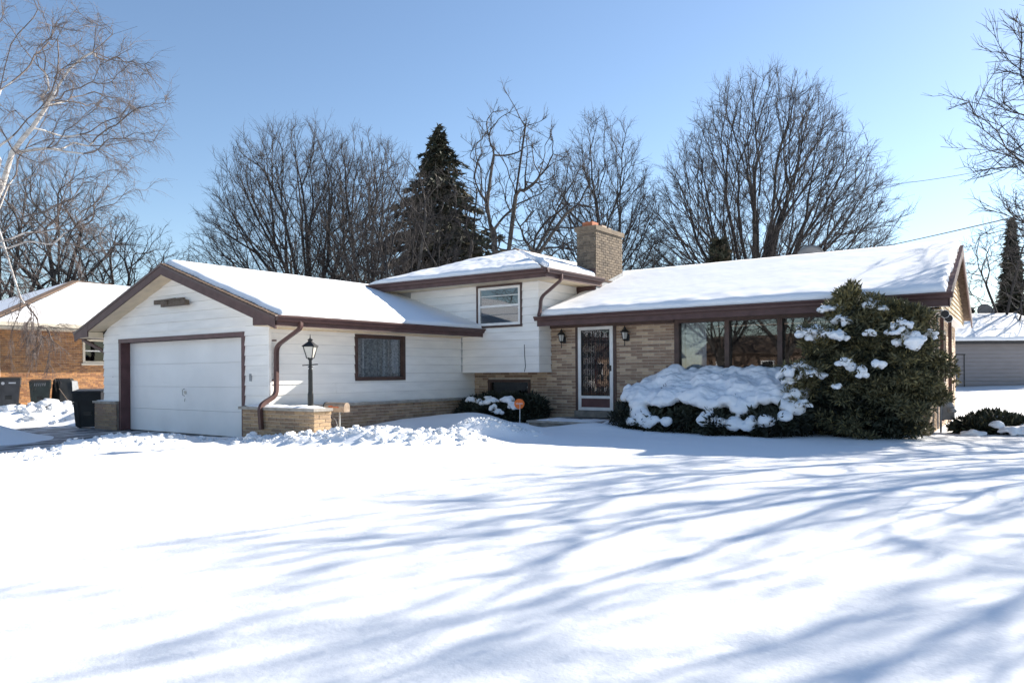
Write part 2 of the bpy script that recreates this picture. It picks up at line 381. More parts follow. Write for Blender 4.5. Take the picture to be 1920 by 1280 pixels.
clods('snow_clods', 'crumbly snow heaped beside the front walk', [(-9.0, 11.35, 0.75, 0.4, 0.55), (-8.5, 11.8, 0.5, 0.4, 0.5)], 500, 0.04)
clods('snow_clods', 'shovelled snow chunks in front of the bins beside the neighbouring house', [(-23.6, 9.8, 1.4, 1.2, 0), (-28.0, 10.8, 2.5, 1.0, 0.6)], 110, 0.22)

# ------------------------------------------------------------------ house
house = thing('house', 'split level house with white siding, tan brick front and brown trim under snowy roofs', 'house', (-10, 15, 0))

def wallbox(mb, axis_, pos, thick, u0, u1, z0, z1, openings=(), mi=0):
    us = sorted({u0, u1, *[min(max(o[k], u0), u1) for o in openings for k in (0, 1)]})
    zs = sorted({z0, z1, *[min(max(o[k], z0), z1) for o in openings for k in (2, 3)]})
    for a, b in zip(us, us[1:]):
        for c, d_ in zip(zs, zs[1:]):
            cu, cz = (a + b) / 2, (c + d_) / 2
            if any(o[0] < cu < o[1] and o[2] < cz < o[3] for o in openings): continue
            if axis_ == 'Y': mb.box(a, b, pos, pos + thick, c, d_, mi)
            else: mb.box(pos - thick, pos, a, b, c, d_, mi)

def board(axis_, pos, sgn, ub0, ub1, ut0, ut1, z0, z1, parent, m, proud=0.030, name='siding_board'):
    """one lap board; sgn = outward direction along the wall's normal"""
    def P(u, n_, z): return (u, pos + sgn * n_, z) if axis_ == 'Y' else (pos + sgn * n_, u, z)
    mb = MB()
    mb.hexa([P(ub0, -0.005, z0), P(ub1, -0.005, z0), P(ub1, proud, z0), P(ub0, proud, z0),
             P(ut0, -0.005, z1), P(ut1, -0.005, z1), P(ut1, 0.007, z1), P(ut0, 0.007, z1)])
    return mb.build(name, m, parent)

def side_wall(axis_, pos, sgn, u0, u1, z0, z1, openings, parent, m, exp=0.205, clip=None, joints=3.6, name='siding_board'):
    z = z0; row = 0
    while z < z1 - 0.01:
        zt = min(z + exp, z1)
        # clip gives the (lo, hi) limits at a height
        b0, b1 = clip(z) if clip else (u0, u1); t0, t1 = clip(zt + 0.004) if clip else (u0, u1)
        b0, b1 = max(b0, u0), min(b1, u1); t0, t1 = max(t0, u0), min(t1, u1)
        if b1 - b0 < 0.05: break
        if t1 < t0: t0 = t1 = (t0 + t1) / 2
        cuts = [o for o in openings if o[2] < zt - 0.02 and o[3] > z + 0.02]
        spans = [(b0, b1, t0, t1)]
        for o in cuts:
            ns = []
            for s0, s1, q0, q1 in spans:
                if o[1] <= s0 or o[0] >= s1: ns.append((s0, s1, q0, q1)); continue
                if o[0] > s0: ns.append((s0, o[0], q0, o[0]))
                if o[1] < s1: ns.append((o[1], s1, o[1], q1))
            spans = ns
            a0, a1 = max(o[0], b0), min(o[1], b1)
            if a1 - a0 > 0.05:
                if o[3] < zt - 0.02: board(axis_, pos, sgn, a0, a1, a0, a1, o[3], zt + 0.004, parent, m, proud=0.03 * (zt - o[3]) / exp, name=name)
                if o[2] > z + 0.02: board(axis_, pos, sgn, a0, a1, a0, a1, z, o[2], parent, m, name=name)
        for s0, s1, q0, q1 in spans:
            if s1 - s0 > joints * 1.25:
                j = s0 + (s1 - s0) * ((0.37 * row + 0.29) % 0.6 + 0.2)
                board(axis_, pos, sgn, s0, j - 0.002, q0, j - 0.002, z, zt - 0.0045, parent, m, name=name)
                board(axis_, pos, sgn, j + 0.002, s1, j + 0.002, q1, z, zt - 0.0045, parent, m, name=name)
            else:
                board(axis_, pos, sgn, s0, s1, q0, q1, z, zt - 0.0045, parent, m, name=name)
        z = zt; row += 1

BRICK_MESH = {}
def brick_mesh(l, d, h):
    k = (round(l, 3), d, h)
    if k not in BRICK_MESH:
        mb = MB(); c = 0.004
        x0, x1, y0, y1, z0, z1 = -l / 2, l / 2, 0, d, 0, h
        mb.add([(x0, y1, z0), (x1, y1, z0), (x1, y1, z1), (x0, y1, z1), (x0, y0 + c, z0), (x1, y0 + c, z0), (x1, y0 + c, z1), (x0, y0 + c, z1),
                (x0 + c, y0, z0 + c), (x1 - c, y0, z0 + c), (x1 - c, y0, z1 - c), (x0 + c, y0, z1 - c)],
               [(8, 9, 10, 11), (4, 5, 9, 8), (5, 6, 10, 9), (6, 7, 11, 10), (7, 4, 8, 11), (0, 4, 7, 3), (1, 2, 6, 5), (3, 7, 6, 2), (0, 1, 5, 4)])
        me = bpy.data.meshes.new('brick'); me.from_pydata(mb.v, [], mb.f); me.materials.append(None)
        BRICK_MESH[k] = (me, mb)
    return BRICK_MESH[k]

def brickwork(axis_, pos, sgn, u0, u1, z0, z1, openings, mats, parent, single=None, L=0.295, H=0.0703, gap=0.011, weights=None, proud=0.012, seed=1, off=0.5):
    """bricks proud of a mortar wall whose face is at pos; sgn = outward direction.  single(u, z) -> brick as its own object"""
    rs = random.Random(seed); rest = MB(); row = 0; z = z0
    while z < z1 - 0.02:
        h = min(H, z1 - z) - gap
        if h < 0.02: break
        u = u0 - (L * off if row % 2 else 0.0) - rs.random() * 0.02
        while u < u1:
            a, b = max(u, u0), min(u + L - gap, u1)
            spans = [(a, b)]
            for o in openings:
                if o[2] < z + h - 0.01 and o[3] > z + 0.01:
                    spans = [q for s in spans for q in ((s[0], min(s[1], o[0])), (max(s[0], o[1]), s[1])) if q[1] > q[0]]
            for a, b in spans:
                if b - a < 0.03: continue
                mi = rs.choices(range(len(mats)), weights)[0]; c = (a + b) / 2; pr = proud + rs.uniform(-0.002, 0.003)
                me, lm = brick_mesh(round((b - a) / 0.02) * 0.02 if b - a < L - gap - 0.005 else L - gap, 0.03, round(h, 4))
                sc = (b - a) / (-2 * lm.v[0][0])
                if axis_ == 'Y': pt = lambda v: (c + v[0] * sc * -sgn, pos + sgn * (pr - v[1]), z + v[2]); rz = 0.0 if sgn < 0 else math.pi
                else: pt = lambda v: (pos + sgn * (pr - v[1]), c + v[0] * sc * sgn, z + v[2]); rz = math.pi / 2 if sgn > 0 else -math.pi / 2
                if single and single(c, z):
                    o = bpy.data.objects.new('brick', me); link(o, parent)
                    o.location = (c, pos + sgn * pr, z) if axis_ == 'Y' else (pos + sgn * pr, c, z)
                    o.rotation_euler = (0, 0, rz); o.scale = (sc, 1, 1)
                    o.material_slots[0].link = 'OBJECT'; o.material_slots[0].material = mats[mi]
                else:
                    rest.add([pt(v) for v in lm.v], lm.f, mi)
            u += L
        z += H; row += 1
    if rest.v:
        o = rest.build('brick_masonry', mats, parent, kind='stuff')

# ---- garage front
GX0, GX1, GY = -19.47, -12.78, 9.42
RX, RZ, EZ, SL = -16.12, 3.82, 2.45, 0.3366      # garage ridge, roof top height, slope
def gable(z):            # wall limits under the soffit at a height
    half = (RZ - 0.22 - z) / SL; return RX - half, RX + half
gf = MB()
wallbox(gf, 'Y', GY, 0.15, GX0, GX1, 0, 2.33, [(-18.62, -13.65, -1, 2.13)])
gf.prism([(GX0, GY, 2.33), (GX1, GY, 2.33), (RX + 0.05, GY, 3.52), (RX - 0.05, GY, 3.52)], (0, 0.15, 0))
gf = gf.build('garage_front_wall', M['sidingback'], house)
side_wall('Y', GY, -1, GX0, GX1, 0.70, 3.56, [(-18.70, -13.57, -1, 2.22)], gf, M['siding'], clip=gable)
mb = MB(); mb.box(-19.02, -18.985, 9.385, 9.40, 1.30, 1.305); mb.box(-18.7, -18.6, 9.385, 9.63, 0.0, 2.13); mb.box(-13.67, -13.57, 9.385, 9.63, 0.0, 2.13); mb.box(-18.7, -13.57, 9.38, 9.63, 2.13, 2.225)
mb.build('garage_door_trim', M['maroon'], house)
gd = MB(); gd.box(-18.6, -13.67, 9.68, 9.70, 0, 2.13); gd = gd.build('garage_door', M['doorwhite'], house)
for k in range(4):
    mb = MB(); mb.box(-18.595, -13.675, 9.62, 9.68, 0.005 + k * 0.532, 0.005 + k * 0.532 + 0.5275); mb.build('door_panel', M['doorwhite'], gd)
mb = MB(); mb.tube([(-16.15, 9.60, 0.86), (-16.15, 9.55, 0.88), (-16.15, 9.55, 1.00), (-16.15, 9.60, 1.02)], 0.009, 6); mb.box(-16.19, -16.11, 9.605, 9.622, 0.90, 0.97); mb.tube([(-16.15, 9.61, 0.80), (-16.16, 9.6, 0.73)], 0.006, 5)
mb.build('handle', M['galv'], gd)
# brick foot of the left jamb
p = MB(); p.box(-19.80, -18.71, 9.335, 9.60, -0.05, 0.645); p = p.build('brick_pier', M['mortardark'], house)
brickwork('Y', 9.335, -1, -19.80, -18.71, 0.0, 0.645, [], BRG[1:] + BR[3:4], p, single=lambda u, z: True, seed=5)
mb = MB(); mb.box(-19.86, -18.71, 9.30, 9.60, 0.645, 0.70); mb.build('cap', M['stone'], p)
# keypad
mb = MB(); mb.box(-13.405, -13.335, 9.385, 9.41, 1.20, 1.35); mb.box(-13.395, -13.345, 9.38, 9.39, 1.29, 1.34); mb.build('keypad', M['meter'], house)
# wooden ornament on the gable
orn = thing('wooden_ornament', 'weathered wooden brackets hung high on the garage gable', 'ornament', (-16.1, 9.36, 2.9))
mb = MB(); mb.box(-16.52, -15.50, 9.25, 9.31, 2.885, 2.985); mb.box(-15.60, -15.48, 9.22, 9.33, 2.885, 2.995, 0); mb.build('lower_bar', M['wood'], orn)
mb = MB(); mb.bar((-16.82, 9.28, 3.02), (-15.72, 9.345, 3.03), 0.05, 0.07); mb.build('upper_bar', M['wood'], orn)
mb = MB(); mb.bar((-16.82, 9.28, 2.985), (-16.2, 9.24, 2.965), 0.05, 0.06); mb.bar((-16.35, 9.26, 3.03), (-16.1, 9.37, 3.06), 0.05, 0.04); mb.build('bracket', M['wood'], orn)

# ---- garage right side wall
gs = MB(); WINS = (11.68, 13.30, 1.18, 2.235)
wallbox(gs, 'X', GX1, 0.15, GY + 0.15, 16.03, 0, 1.35, [WINS]); wallbox(gs, 'X', GX1, 0.15, GY + 0.15, 15.48, 1.35, 2.50, [WINS])
gs = gs.build('garage_side_wall', M['sidingback'], house)
side_wall('X', GX1, 1, GY + 0.0, 16.0, 0.70, 1.35, [WINS], gs, M['siding'], exp=0.2167)
side_wall('X', GX1, 1, GY + 0.0, 15.46, 1.35, 2.31, [WINS], gs, M['siding'])
mb = MB(); mb.box(GX1 - 0.01, GX1 + 0.028, GY - 0.03, GY + 0.03, 0.70, 2.31); mb.build('corner_trim', M['siding'], house)
mb = MB(); mb.box(GX1, GX1 + 0.04, 15.43, 15.475, 1.35, 2.30); mb.build('corner_trim', M['sidingback'], house)
for zz in (0.70,): pass
# far walls of the garage
mb = MB(); mb.box(GX0, GX0 + 0.15, GY + 0.15, 21.5, 0, 2.4); mb.box(GX0, GX1, 21.5, 21.65, 0, 2.4); mb.build('garage_rear_walls', M['siding'], house)

def window(name, axis_, pos, sgn, u0, u1, z0, z1, fw_, depth, fmat, gmat, parent, bars=(), barmat=None, inner=None, label=None, recess=0.05, sill=False):
    def P(u, n_, z): return (u, pos + sgn * n_, z) if axis_ == 'Y' else (pos + sgn * n_, u, z)
    def bx(mb, a, b, n0, n1, c, d_):
        p, q = P(a, n0, c), P(b, n1, d_); mb.box(min(p[0], q[0]), max(p[0], q[0]), min(p[1], q[1]), max(p[1], q[1]), c, d_)
    mb = MB()
    bx(mb, u0, u0 + fw_, -0.12, depth, z0, z1); bx(mb, u1 - fw_, u1, -0.12, depth, z0, z1)
    bx(mb, u0 + fw_, u1 - fw_, -0.12, depth - 0.002, z1 - fw_, z1); bx(mb, u0 + fw_, u1 - fw_, -0.12, depth + 0.002, z0, z0 + fw_)
    f = mb.build(name, fmat, parent)
    if label: f['label'] = label
    a0, a1, c0, c1 = u0 + fw_, u1 - fw_, z0 + fw_, z1 - fw_
    if inner:
        mb = MB(); bw = inner
        bx(mb, a0, a0 + bw, -0.06, depth - 0.012, c0, c1); bx(mb, a1 - bw, a1, -0.06, depth - 0.012, c0, c1)
        bx(mb, a0 + bw, a1 - bw, -0.06, depth - 0.014, c1 - bw, c1); bx(mb, a0 + bw, a1 - bw, -0.06, depth - 0.010, c0, c0 + bw)
        mb.build('sash', M['whitetrim'], f); a0 += bw; a1 -= bw; c0 += bw; c1 -= bw
    zs = [c0]
    for (zb, th, m_) in bars:
        mb = MB(); bx(mb, a0, a1, -recess - 0.02, -recess + 0.03, zb - th / 2, zb + th / 2); mb.build('glazing_bar', m_, f)
    edges = [c0] + [b for b, th, m_ in bars if th > 0.03] + [c1]
    for q0, q1 in zip(edges, edges[1:]):
        mb = MB(); p, q = P(a0, -recess, q0), P(a1, -recess - 0.006, q1)
        mb.box(min(p[0], q[0]), max(p[0], q[0]), min(p[1], q[1]), max(p[1], q[1]), q0 + 0.001, q1 - 0.001); mb.build('pane', gmat, f)
    return f

f = window('window', 'X', GX1, 1, *WINS, 0.085, 0.035, M['windowbrown'], M['glass'], house)
mb = MB(); n = 44
for k in range(n):
    a, b = 11.74 + 1.50 * k / n, 11.74 + 1.50 * (k + 1) / n
    da, db = (0.022 * math.sin(t * 31) + 0.01 * math.sin(t * 77) for t in (a, b))
    mb.quad((GX1 - 0.085 + da, a, 1.24), (GX1 - 0.085 + db, b, 1.24), (GX1 - 0.085 + db, b, 2.18), (GX1 - 0.085 + da, a, 2.18))
mb.build('lace_curtain', M['lace'], f, smooth=True)
mb = MB(); mb.box(GX1 - 0.40, GX1 - 0.38, 11.5, 13.5, 1.1, 2.3); mb.build('dark_room_sheet', M['interior'], f)  # added dark sheet behind the lace, standing in for the unlit garage

# low brick skirt of the garage side with its stone cap
sk = MB(); sk.box(-12.74, -12.60, 9.56, 16.03, -0.1, 0.64); sk = sk.build('brick_skirt', M['mortar'], house)
brickwork('X', -12.60, 1, 9.56, 16.02, 0.008, 0.64, [], BRG[1:] + BR[2:4], sk, L=0.275, seed=8)
mb = MB(); mb.box(-12.775, -12.55, 9.57, 16.02, 0.64, 0.70); mb.build('cap', M['stone'], sk)

# ---- bump-out and upper storey
UX0, UX1, UY = -15.10, -10.32, 15.48
UW = (-12.25, -10.795, 2.50, 3.60)
us = MB(); wallbox(us, 'Y', UY, 0.15, -12.78, UX1, 1.35, 3.62, [UW]); us.box(UX0, -12.78, UY, UY + 0.15, 2.0, 3.62); us.box(-12.78, UX1, UY + 0.15, 16.02, 1.35, 1.38)
us.box(UX1 - 0.15, UX1, UY + 0.15, 22.5, 1.35, 3.62); us.box(UX0, UX0 + 0.15, UY + 0.15, 22.5, 2.0, 3.62); us.box(UX0, UX1, 22.5, 22.65, 0, 3.62)
us = us.build('upper_wall', M['sidingback'], house)
side_wall('Y', UY, -1, -12.775, UX1 + 0.018, 1.345, 3.62, [UW], us, M['siding'], exp=0.2045)
side_wall('Y', UY, -1, -14.6, -12.775, 2.57, 3.62, [], us, M['siding'], exp=0.2045)
side_wall('X', UX1, 1, UY, 16.03, 1.345, 2.58, [], us, M['siding'], exp=0.2045)
side_wall('X', UX1, 1, UY, 20.0, 2.58, 3.62, [], us, M['siding'], exp=0.2045)
mb = MB(); mb.tube([(-10.73, 15.45, 2.04), (-10.72, 15.445, 1.75), (-10.70, 15.45, 1.5), (-10.73, 15.45, 1.36)], 0.008, 5); mb.build('phone_cable', M['cable'], house)
window('window', 'Y', UY, -1, *UW, 0.055, 0.04, M['windowbrown'], M['glass'], house, bars=((3.05, 0.055, M['whitetrim']), (3.31, 0.018, M['whitetrim']), (2.83, 0.014, M['meter'])), inner=0.065, recess=0.0, label='upstairs sash window in a brown frame with white sash')

# ---- main brick front
MX0, MX1, MY = -12.78, -1.89, 16.03
DOOR = (-9.58, -8.455, -1, 2.50); BIG = (-6.97, -3.32, 0.85, 2.515); LOW = (-12.31, -10.94, 0.62, 1.16)
mw = MB(); wallbox(mw, 'Y', MY, 0.20, MX0, MX1, -0.2, 2.56, [DOOR, BIG, LOW]); mw = mw.build('brick_front_wall', M['mortar'], house)
brickwork('Y', MY, -1, MX0, MX1, 0.02, 2.56, [DOOR, BIG, LOW, (-12.8, -10.33, 1.36, 3)], BR, mw, single=lambda u, z: -10.33 < u < -6.97 and z > 0.2, weights=(2.2, 3, 3, 2.2, 2.4), seed=3)
SWING = []
rw = MB(); rw.box(MX1 - 0.2, MX1, MY + 0.2, 23.2, -0.2, 2.52); rw.box(-10.3, MX1, 23.2, 23.4, -0.2, 2.52); rw = rw.build('brick_side_wall', M['mortar'], house); SWING.append(rw)
brickwork('X', MX1, 1, MY, 23.2, 0.02, 2.50, [(18.4, 19.8, 1.0, 2.2)], BR, rw, seed=4, weights=(4, 1, 2, 1, 3))
f = window('window', 'X', MX1, 1, 18.4, 19.8, 1.0, 2.2, 0.07, 0.03, M['windowbrown'], M['darkglass'], house); SWING.append(f)
mb = MB(); mb.box(MX1 - 0.4, MX1 - 0.2, 18.2, 20, 0.9, 2.3); mb.build('dark_room_sheet', M['interior'], f)  # dark sheet added in place of the shaded room inside
# basement window
f = window('basement_window', 'Y', MY, -1, *LOW, 0.075, 0.03, M['windowbrown'], M['darkglass'], house, label='low wide basement window with a dark pane')
mb = MB(); mb.box(-12.3, -10.95, 16.25, 16.27, 0.6, 1.2); mb.build('dark_room_sheet', M['interior'], f)  # added near-black sheet, painted gloom of the basement
mb = MB(); mb.add([(-11.08, 16.065, 0.96), (-11.05, 16.065, 0.92), (-11.02, 16.065, 0.96), (-11.05, 16.065, 1.01)], [(0, 1, 2, 3)]); mb.build('sticker', M['white'], f)
# picture window in three lights
MUL = ((-5.80, -5.70), (-4.67, -4.57))
bw = MB(); bw.box(BIG[0], BIG[0] + 0.11, 15.99, 16.15, BIG[2], BIG[3]); bw.box(BIG[1] - 0.11, BIG[1], 15.99, 16.15, BIG[2], BIG[3])
bw.box(BIG[0] + 0.11, BIG[1] - 0.11, 15.995, 16.15, BIG[3] - 0.085, BIG[3]); bw.box(BIG[0] + 0.11, BIG[1] - 0.11, 15.97, 16.15, BIG[2], BIG[2] + 0.09)
bw = bw.build('picture_window', M['windowbrown'], house); bw['label'] = 'wide picture window in three panes behind the snowy bushes'
for a, b in MUL:
    mb = MB(); mb.box(a, b, 15.985, 16.14, BIG[2] + 0.09, BIG[3] - 0.085); mb.build('mullion', M['windowbrown'], bw)
for a, b in ((BIG[0] + 0.11, -5.80), (-5.70, -4.67), (-4.57, BIG[1] - 0.11)):
    mb = MB(); mb.box(a, b, 16.08, 16.086, BIG[2] + 0.09, BIG[3] - 0.085); mb.build('pane', M['glass'], bw)
mb = MB(); n = 40
for k in range(n):
    a, b = -6.90 + 0.60 * k / n, -6.90 + 0.60 * (k + 1) / n
    ya, yb = (16.25 + 0.035 * math.sin(t * 42) for t in (a, b))
    mb.quad((a, ya, 0.9), (b, yb, 0.9), (b, yb, 2.5), (a, ya, 2.5))
mb.build('curtain', M['curtain'], bw, smooth=True)
mb = MB(); mb.box(-10.2, -2.1, 20.0, 20.1, 0.4, 2.55); mb.box(-10.2, -2.1, 16.3, 20.0, 0.35, 0.4); mb.box(-10.2, -2.1, 16.24, 20.0, 2.57, 2.6); mb.box(-7.6, -7.5, 16.3, 20.0, 0.4, 2.56); mb.build('living_room', M['interior'], house)

# ---- front door
fd = MB(); fd.box(-9.50, -8.53, 16.22, 16.26, 0.41, 2.47); fd = fd.build('front_door', M['doormaroon'], house); fd['label'] = 'maroon front door behind a white storm door with a black grille'
for k in range(3):
    mb = MB(); mb.box(-9.33 + 0.22 * k, -9.18 + 0.22 * k, 16.212, 16.221, 1.2, 2.2); mb.build('door_panel', M['maroon'], fd)
mb = MB(); mb.box(-9.58, -8.455, 15.93, 16.26, 0.16, 0.40); mb.build('door_sill', M['concrete'], house)
mb = MB(); mb.box(-9.58, -9.50, 16.00, 16.24, 0.40, 2.50); mb.box(-8.53, -8.455, 16.00, 16.24, 0.40, 2.50); mb.box(-9.50, -8.53, 16.00, 16.24, 2.465, 2.50); mb.build('door_frame', M['windowbrown'], house)
st = MB(); X0, X1 = -9.497, -8.533
st.box(X0, X0 + 0.085, 15.985, 16.03, 0.41, 2.46); st.box(X1 - 0.085, X1, 15.985, 16.03, 0.41, 2.46)
for a, b in ((0.41, 0.485), (0.70, 0.765), (2.365, 2.46)): st.box(X0 + 0.085, X1 - 0.085, 15.986, 16.028, a, b)
st = st.build('storm_door', M['whitetrim'], house)
mb = MB(); mb.box(X0 + 0.085, X1 - 0.085, 16.0, 16.02, 0.485, 0.70); mb.build('kick_panel', M['maroon'], st)
mb = MB(); mb.box(X0 + 0.085, X1 - 0.085, 16.014, 16.020, 0.765, 2.365); mb.build('pane', M['glass'], st)
gr = MB(); gx0, gx1, gz0, gz1 = X0 + 0.095, X1 - 0.095, 0.775, 2.355; yb = 15.998
for a in (gx0, gx1): gr.box(a - 0.012, a + 0.012, yb - 0.012, yb + 0.012, gz0, gz1)
for a in (gz0, gz1): gr.box(gx0, gx1, yb - 0.011, yb + 0.011, a - 0.012, a + 0.012)
nb = 13
for k in range(1, nb): gr.box(gx0 + (gx1 - gx0) * k / nb - 0.003, gx0 + (gx1 - gx0) * k / nb + 0.003, yb - 0.006, yb + 0.006, gz0, gz1)
for rz_ in (0.92, 1.2, 1.48, 1.76, 2.04, 2.25):
    gr.box(gx0, gx1, yb - 0.007, yb + 0.007, rz_ - 0.006, rz_ + 0.006)
    for k in range(3):
        cx = gx0 + (gx1 - gx0) * (k + 0.5) / 3
        for s_ in (0.06, 0.095):
            for t in (-s_, s_):
                gr.box(cx - s_, cx + s_, yb - 0.008, yb + 0.008, rz_ + t * 0.75 - 0.004, rz_ + t * 0.75 + 0.004)
                gr.box(cx + t - 0.004, cx + t + 0.004, yb - 0.0085, yb + 0.0085, rz_ - s_ * 0.75, rz_ + s_ * 0.75)
gr.build('grille', M['black'], st)
mb = MB(); mb.box(X1 - 0.065, X1 - 0.04, 15.95, 15.985, 1.36, 1.50); mb.bar((X1 - 0.05, 15.945, 1.44), (X1 - 0.13, 15.945, 1.44), 0.018); mb.build('handle', M['black'], st)
# stoop
so = thing('stoop', 'low concrete stoop in front of the front door, half buried in snow', 'step', (-9, 15, 0))
mb = MB(); mb.box(-9.78, -8.05, 14.25, 15.92, -0.2, 0.20); mb.build('slab', M['concrete'], so)
mb = MB(); mb.box(-9.82, -8.02, 14.20, 15.92, 0.20, 0.245); mb.build('tread', M['stone'], so)
mb = MB(); mb.box(-9.25, -8.5, 15.2, 15.75, 0.245, 0.262); mb = mb.build('door_mat', M['black']); tag(mb, 'dark door mat lying on the stoop below the front door', 'mat')

# ---- roofs
def roof_slab(name, quad, th, m, parent):
    q = [Vector(p) for p in quad]; nrm = (q[1] - q[0]).cross(q[3] - q[0]).normalized()
    if nrm.z < 0: nrm = -nrm
    mb = MB(); mb.hexa([p - nrm * th for p in q] + q); return mb.build(name, m, parent)
def snow_slab(name, quad, th, nu, nv, label, edge=(0.10, 0.10, 0.10, 0.10), amp=0.007, holes=0.0, seed=0.0, wav=0.05):
    """snow on a roof plane; quad = a, b (along eave), c, d (along ridge); edge = rounding width in metres at [u0, u1, v0, v1]"""
    a, b, c, d_ = [Vector(p) for p in quad]
    nrm = (b - a).cross(d_ - a).normalized()
    if nrm.z < 0: nrm = -nrm
    Lu, Lv = ((b - a).length + (c - d_).length) / 2, ((d_ - a).length + (c - b).length) / 2
    vs = []; bot = []
    us_ = [0, *np.linspace(0, 1, nu), 1]; vs_ = [0, *np.linspace(0, 1, nv), 1]
    for j, v in enumerate(vs_):
        for i, u in enumerate(us_):
            p = (a * (1 - u) + b * u) * (1 - v) + (d_ * (1 - u) + c * u) * v
            e = 1.0
            for dist, ed in ((u * Lu, edge[0]), ((1 - u) * Lu, edge[1]), (v * Lv, edge[2]), ((1 - v) * Lv, edge[3])):
                if ed > 0:
                    q = max(0.0, min(1.0, dist / ed)); e *= math.sqrt(max(0, 1 - (1 - q) ** 2)) if q < 1 else 1
            bottom = i in (0, len(us_) - 1) or j in (0, len(vs_) - 1)
            nz = amp * fbm(p.x * 1.3 + seed, p.y * 1.3, p.z, 4) + amp * 0.3 * fbm(p.x * 6 + seed, p.y * 6, 3, 3)
            t = (th * (0.30 + 0.70 * e) + nz * (0.35 + 0.65 * e))
            if v < 0.25: t *= 1 + (0.5 * fbm(p.x * 0.8 + seed, p.y * 0.8, 11, 3)) * (1 - v / 0.25)
            if holes: t -= holes * max(0.0, fbm(p.x * 0.9 + 5, p.y * 0.9, 2, 4)) ** 1.5 * 0.9
            w_ = wav * fbm(p.x * 2.2 + seed, p.y * 2.2, 7 + p.z, 3) if (i <= 1 or j <= 1 or i >= len(us_) - 2 or j >= len(vs_) - 2) else 0
            pp = p + nrm * (-0.01 if bottom else max(0.004, t))
            if w_: pp += (b - a).normalized() * (w_ if i <= 1 else (-abs(w_) if i >= len(us_) - 2 else 0)) + (d_ - a).normalized() * (abs(w_) if j <= 1 else 0)
            vs.append(pp)
    m_, n_ = len(us_), len(vs_)
    fs = [(j * m_ + i, j * m_ + i + 1, (j + 1) * m_ + i + 1, (j + 1) * m_ + i) for j in range(n_ - 1) for i in range(m_ - 1)]
    fs.append(tuple([0, *[j * m_ for j in range(1, n_)], *[(n_ - 1) * m_ + i for i in range(1, m_)], *[j * m_ + m_ - 1 for j in range(n_ - 2, -1, -1)], *[i for i in range(m_ - 2, 0, -1)]]))
    o = np_mesh(name, [tuple(v) for v in vs], fs[:-1], M['roofsnow'], smooth=True, kind='stuff')
    o['label'] = label
    return o

# garage roof
gEX = RX + (RZ - EZ) / SL      # right eave x (about -12.05)
gEL = RX - (RZ - EZ) / SL
GB = 21.9; GF = 9.02
gr_ = roof_slab('garage_roof', [(gEX, GF, EZ), (gEX, GB, EZ), (RX, GB, RZ), (RX, GF, RZ)], 0.05, M['shingle'], house)
rs_ = roof_slab('roof_slope', [(gEL, GF, EZ), (gEL, GB, EZ), (RX, GB, RZ), (RX, GF, RZ)], 0.05, M['shingle'], gr_)
# rows of shingle ends along the garage rake, uncovered by the snow
for k in range(34):
    t0, t1 = k / 34, (k + 1) / 34 + 0.006
    x0, x1 = gEX + (RX - gEX) * t0, gEX + (RX - gEX) * t1; z0, z1 = EZ + (RZ - EZ) * t0, EZ + (RZ - EZ) * t1
    wd = 0.16 + 0.10 * random.random() + (0.35 if k < 2 else 0)
    mb = MB(); mb.hexa([(x0, GF - 0.012, z0 - 0.004), (x0, GF + wd, z0 - 0.004), (x1, GF + wd, z1 - 0.004), (x1, GF - 0.012, z1 - 0.004), (x0, GF - 0.012, z0 + 0.020), (x0, GF + wd, z0 + 0.020), (x1, GF + wd, z1 + 0.008), (x1, GF - 0.012, z1 + 0.008)])
    mb.build('shingle', M['shingle'], gr_)
def rake(p, q, d0, th, dropv, name='rake_board', m='brown'):
    mb = MB(); p, q = Vector(p), Vector(q); dn = Vector((0, 0, -dropv)); of = Vector(d0) * th
    mb.hexa([p + dn, q + dn, q + dn + of, p + dn + of, p, q, q + of, p + of]); return mb.build(name, M[m], house)
rake((gEX, GF, EZ - 0.045), (RX, GF, RZ - 0.045), (0, 1, 0), 0.03, 0.20); rake((RX, GF, RZ - 0.045), (gEL, GF, EZ - 0.045), (0, 1, 0), 0.03, 0.20)
rake((gEX, GF - 0.014, EZ - 0.012), (RX, GF - 0.014, RZ - 0.012), (0, 1, 0), 0.035, 0.055, 'drip_edge', 'gutter'); rake((RX, GF - 0.014, RZ - 0.012), (gEL, GF - 0.014, EZ - 0.012), (0, 1, 0), 0.035, 0.055, 'drip_edge', 'gutter')
# box ends (pork chops) of the rake at the eaves
for sx, xe in ((1, gEX), (-1, gEL)):
    mb = MB(); xi = xe - sx * 0.70
    mb.prism([(xe, GF - 0.004, EZ - 0.03), (xi, GF - 0.004, EZ - 0.03 + 0.70 * SL), (xi, GF - 0.004, 2.30), (xe, GF - 0.004, 2.275)] if sx > 0 else
             [(xe, GF - 0.004, EZ - 0.03), (xe, GF - 0.004, 2.275), (xi, GF - 0.004, 2.30), (xi, GF - 0.004, EZ - 0.03 + 0.70 * SL)], (0, 0.028, 0)); mb.build('rake_box_end', M['brown'], house)
    mb = MB(); mb.box(min(xi, xi + sx * 0.012), max(xi, xi + sx * 0.012), GF + 0.024, GY - 0.02, 2.30, EZ + 0.70 * SL - 0.26); mb.build('return_panel', M['soffit'], house)
    for k in range(2):
        mb = MB(); mb.box(min(xi, xi - sx * 0.012), max(xi, xi - sx * 0.012), GF + 0.024, GY - 0.02, 2.30 + k * 0.066, 2.30 + k * 0.066 + 0.058); mb.build('return_board', M['soffit'], house)
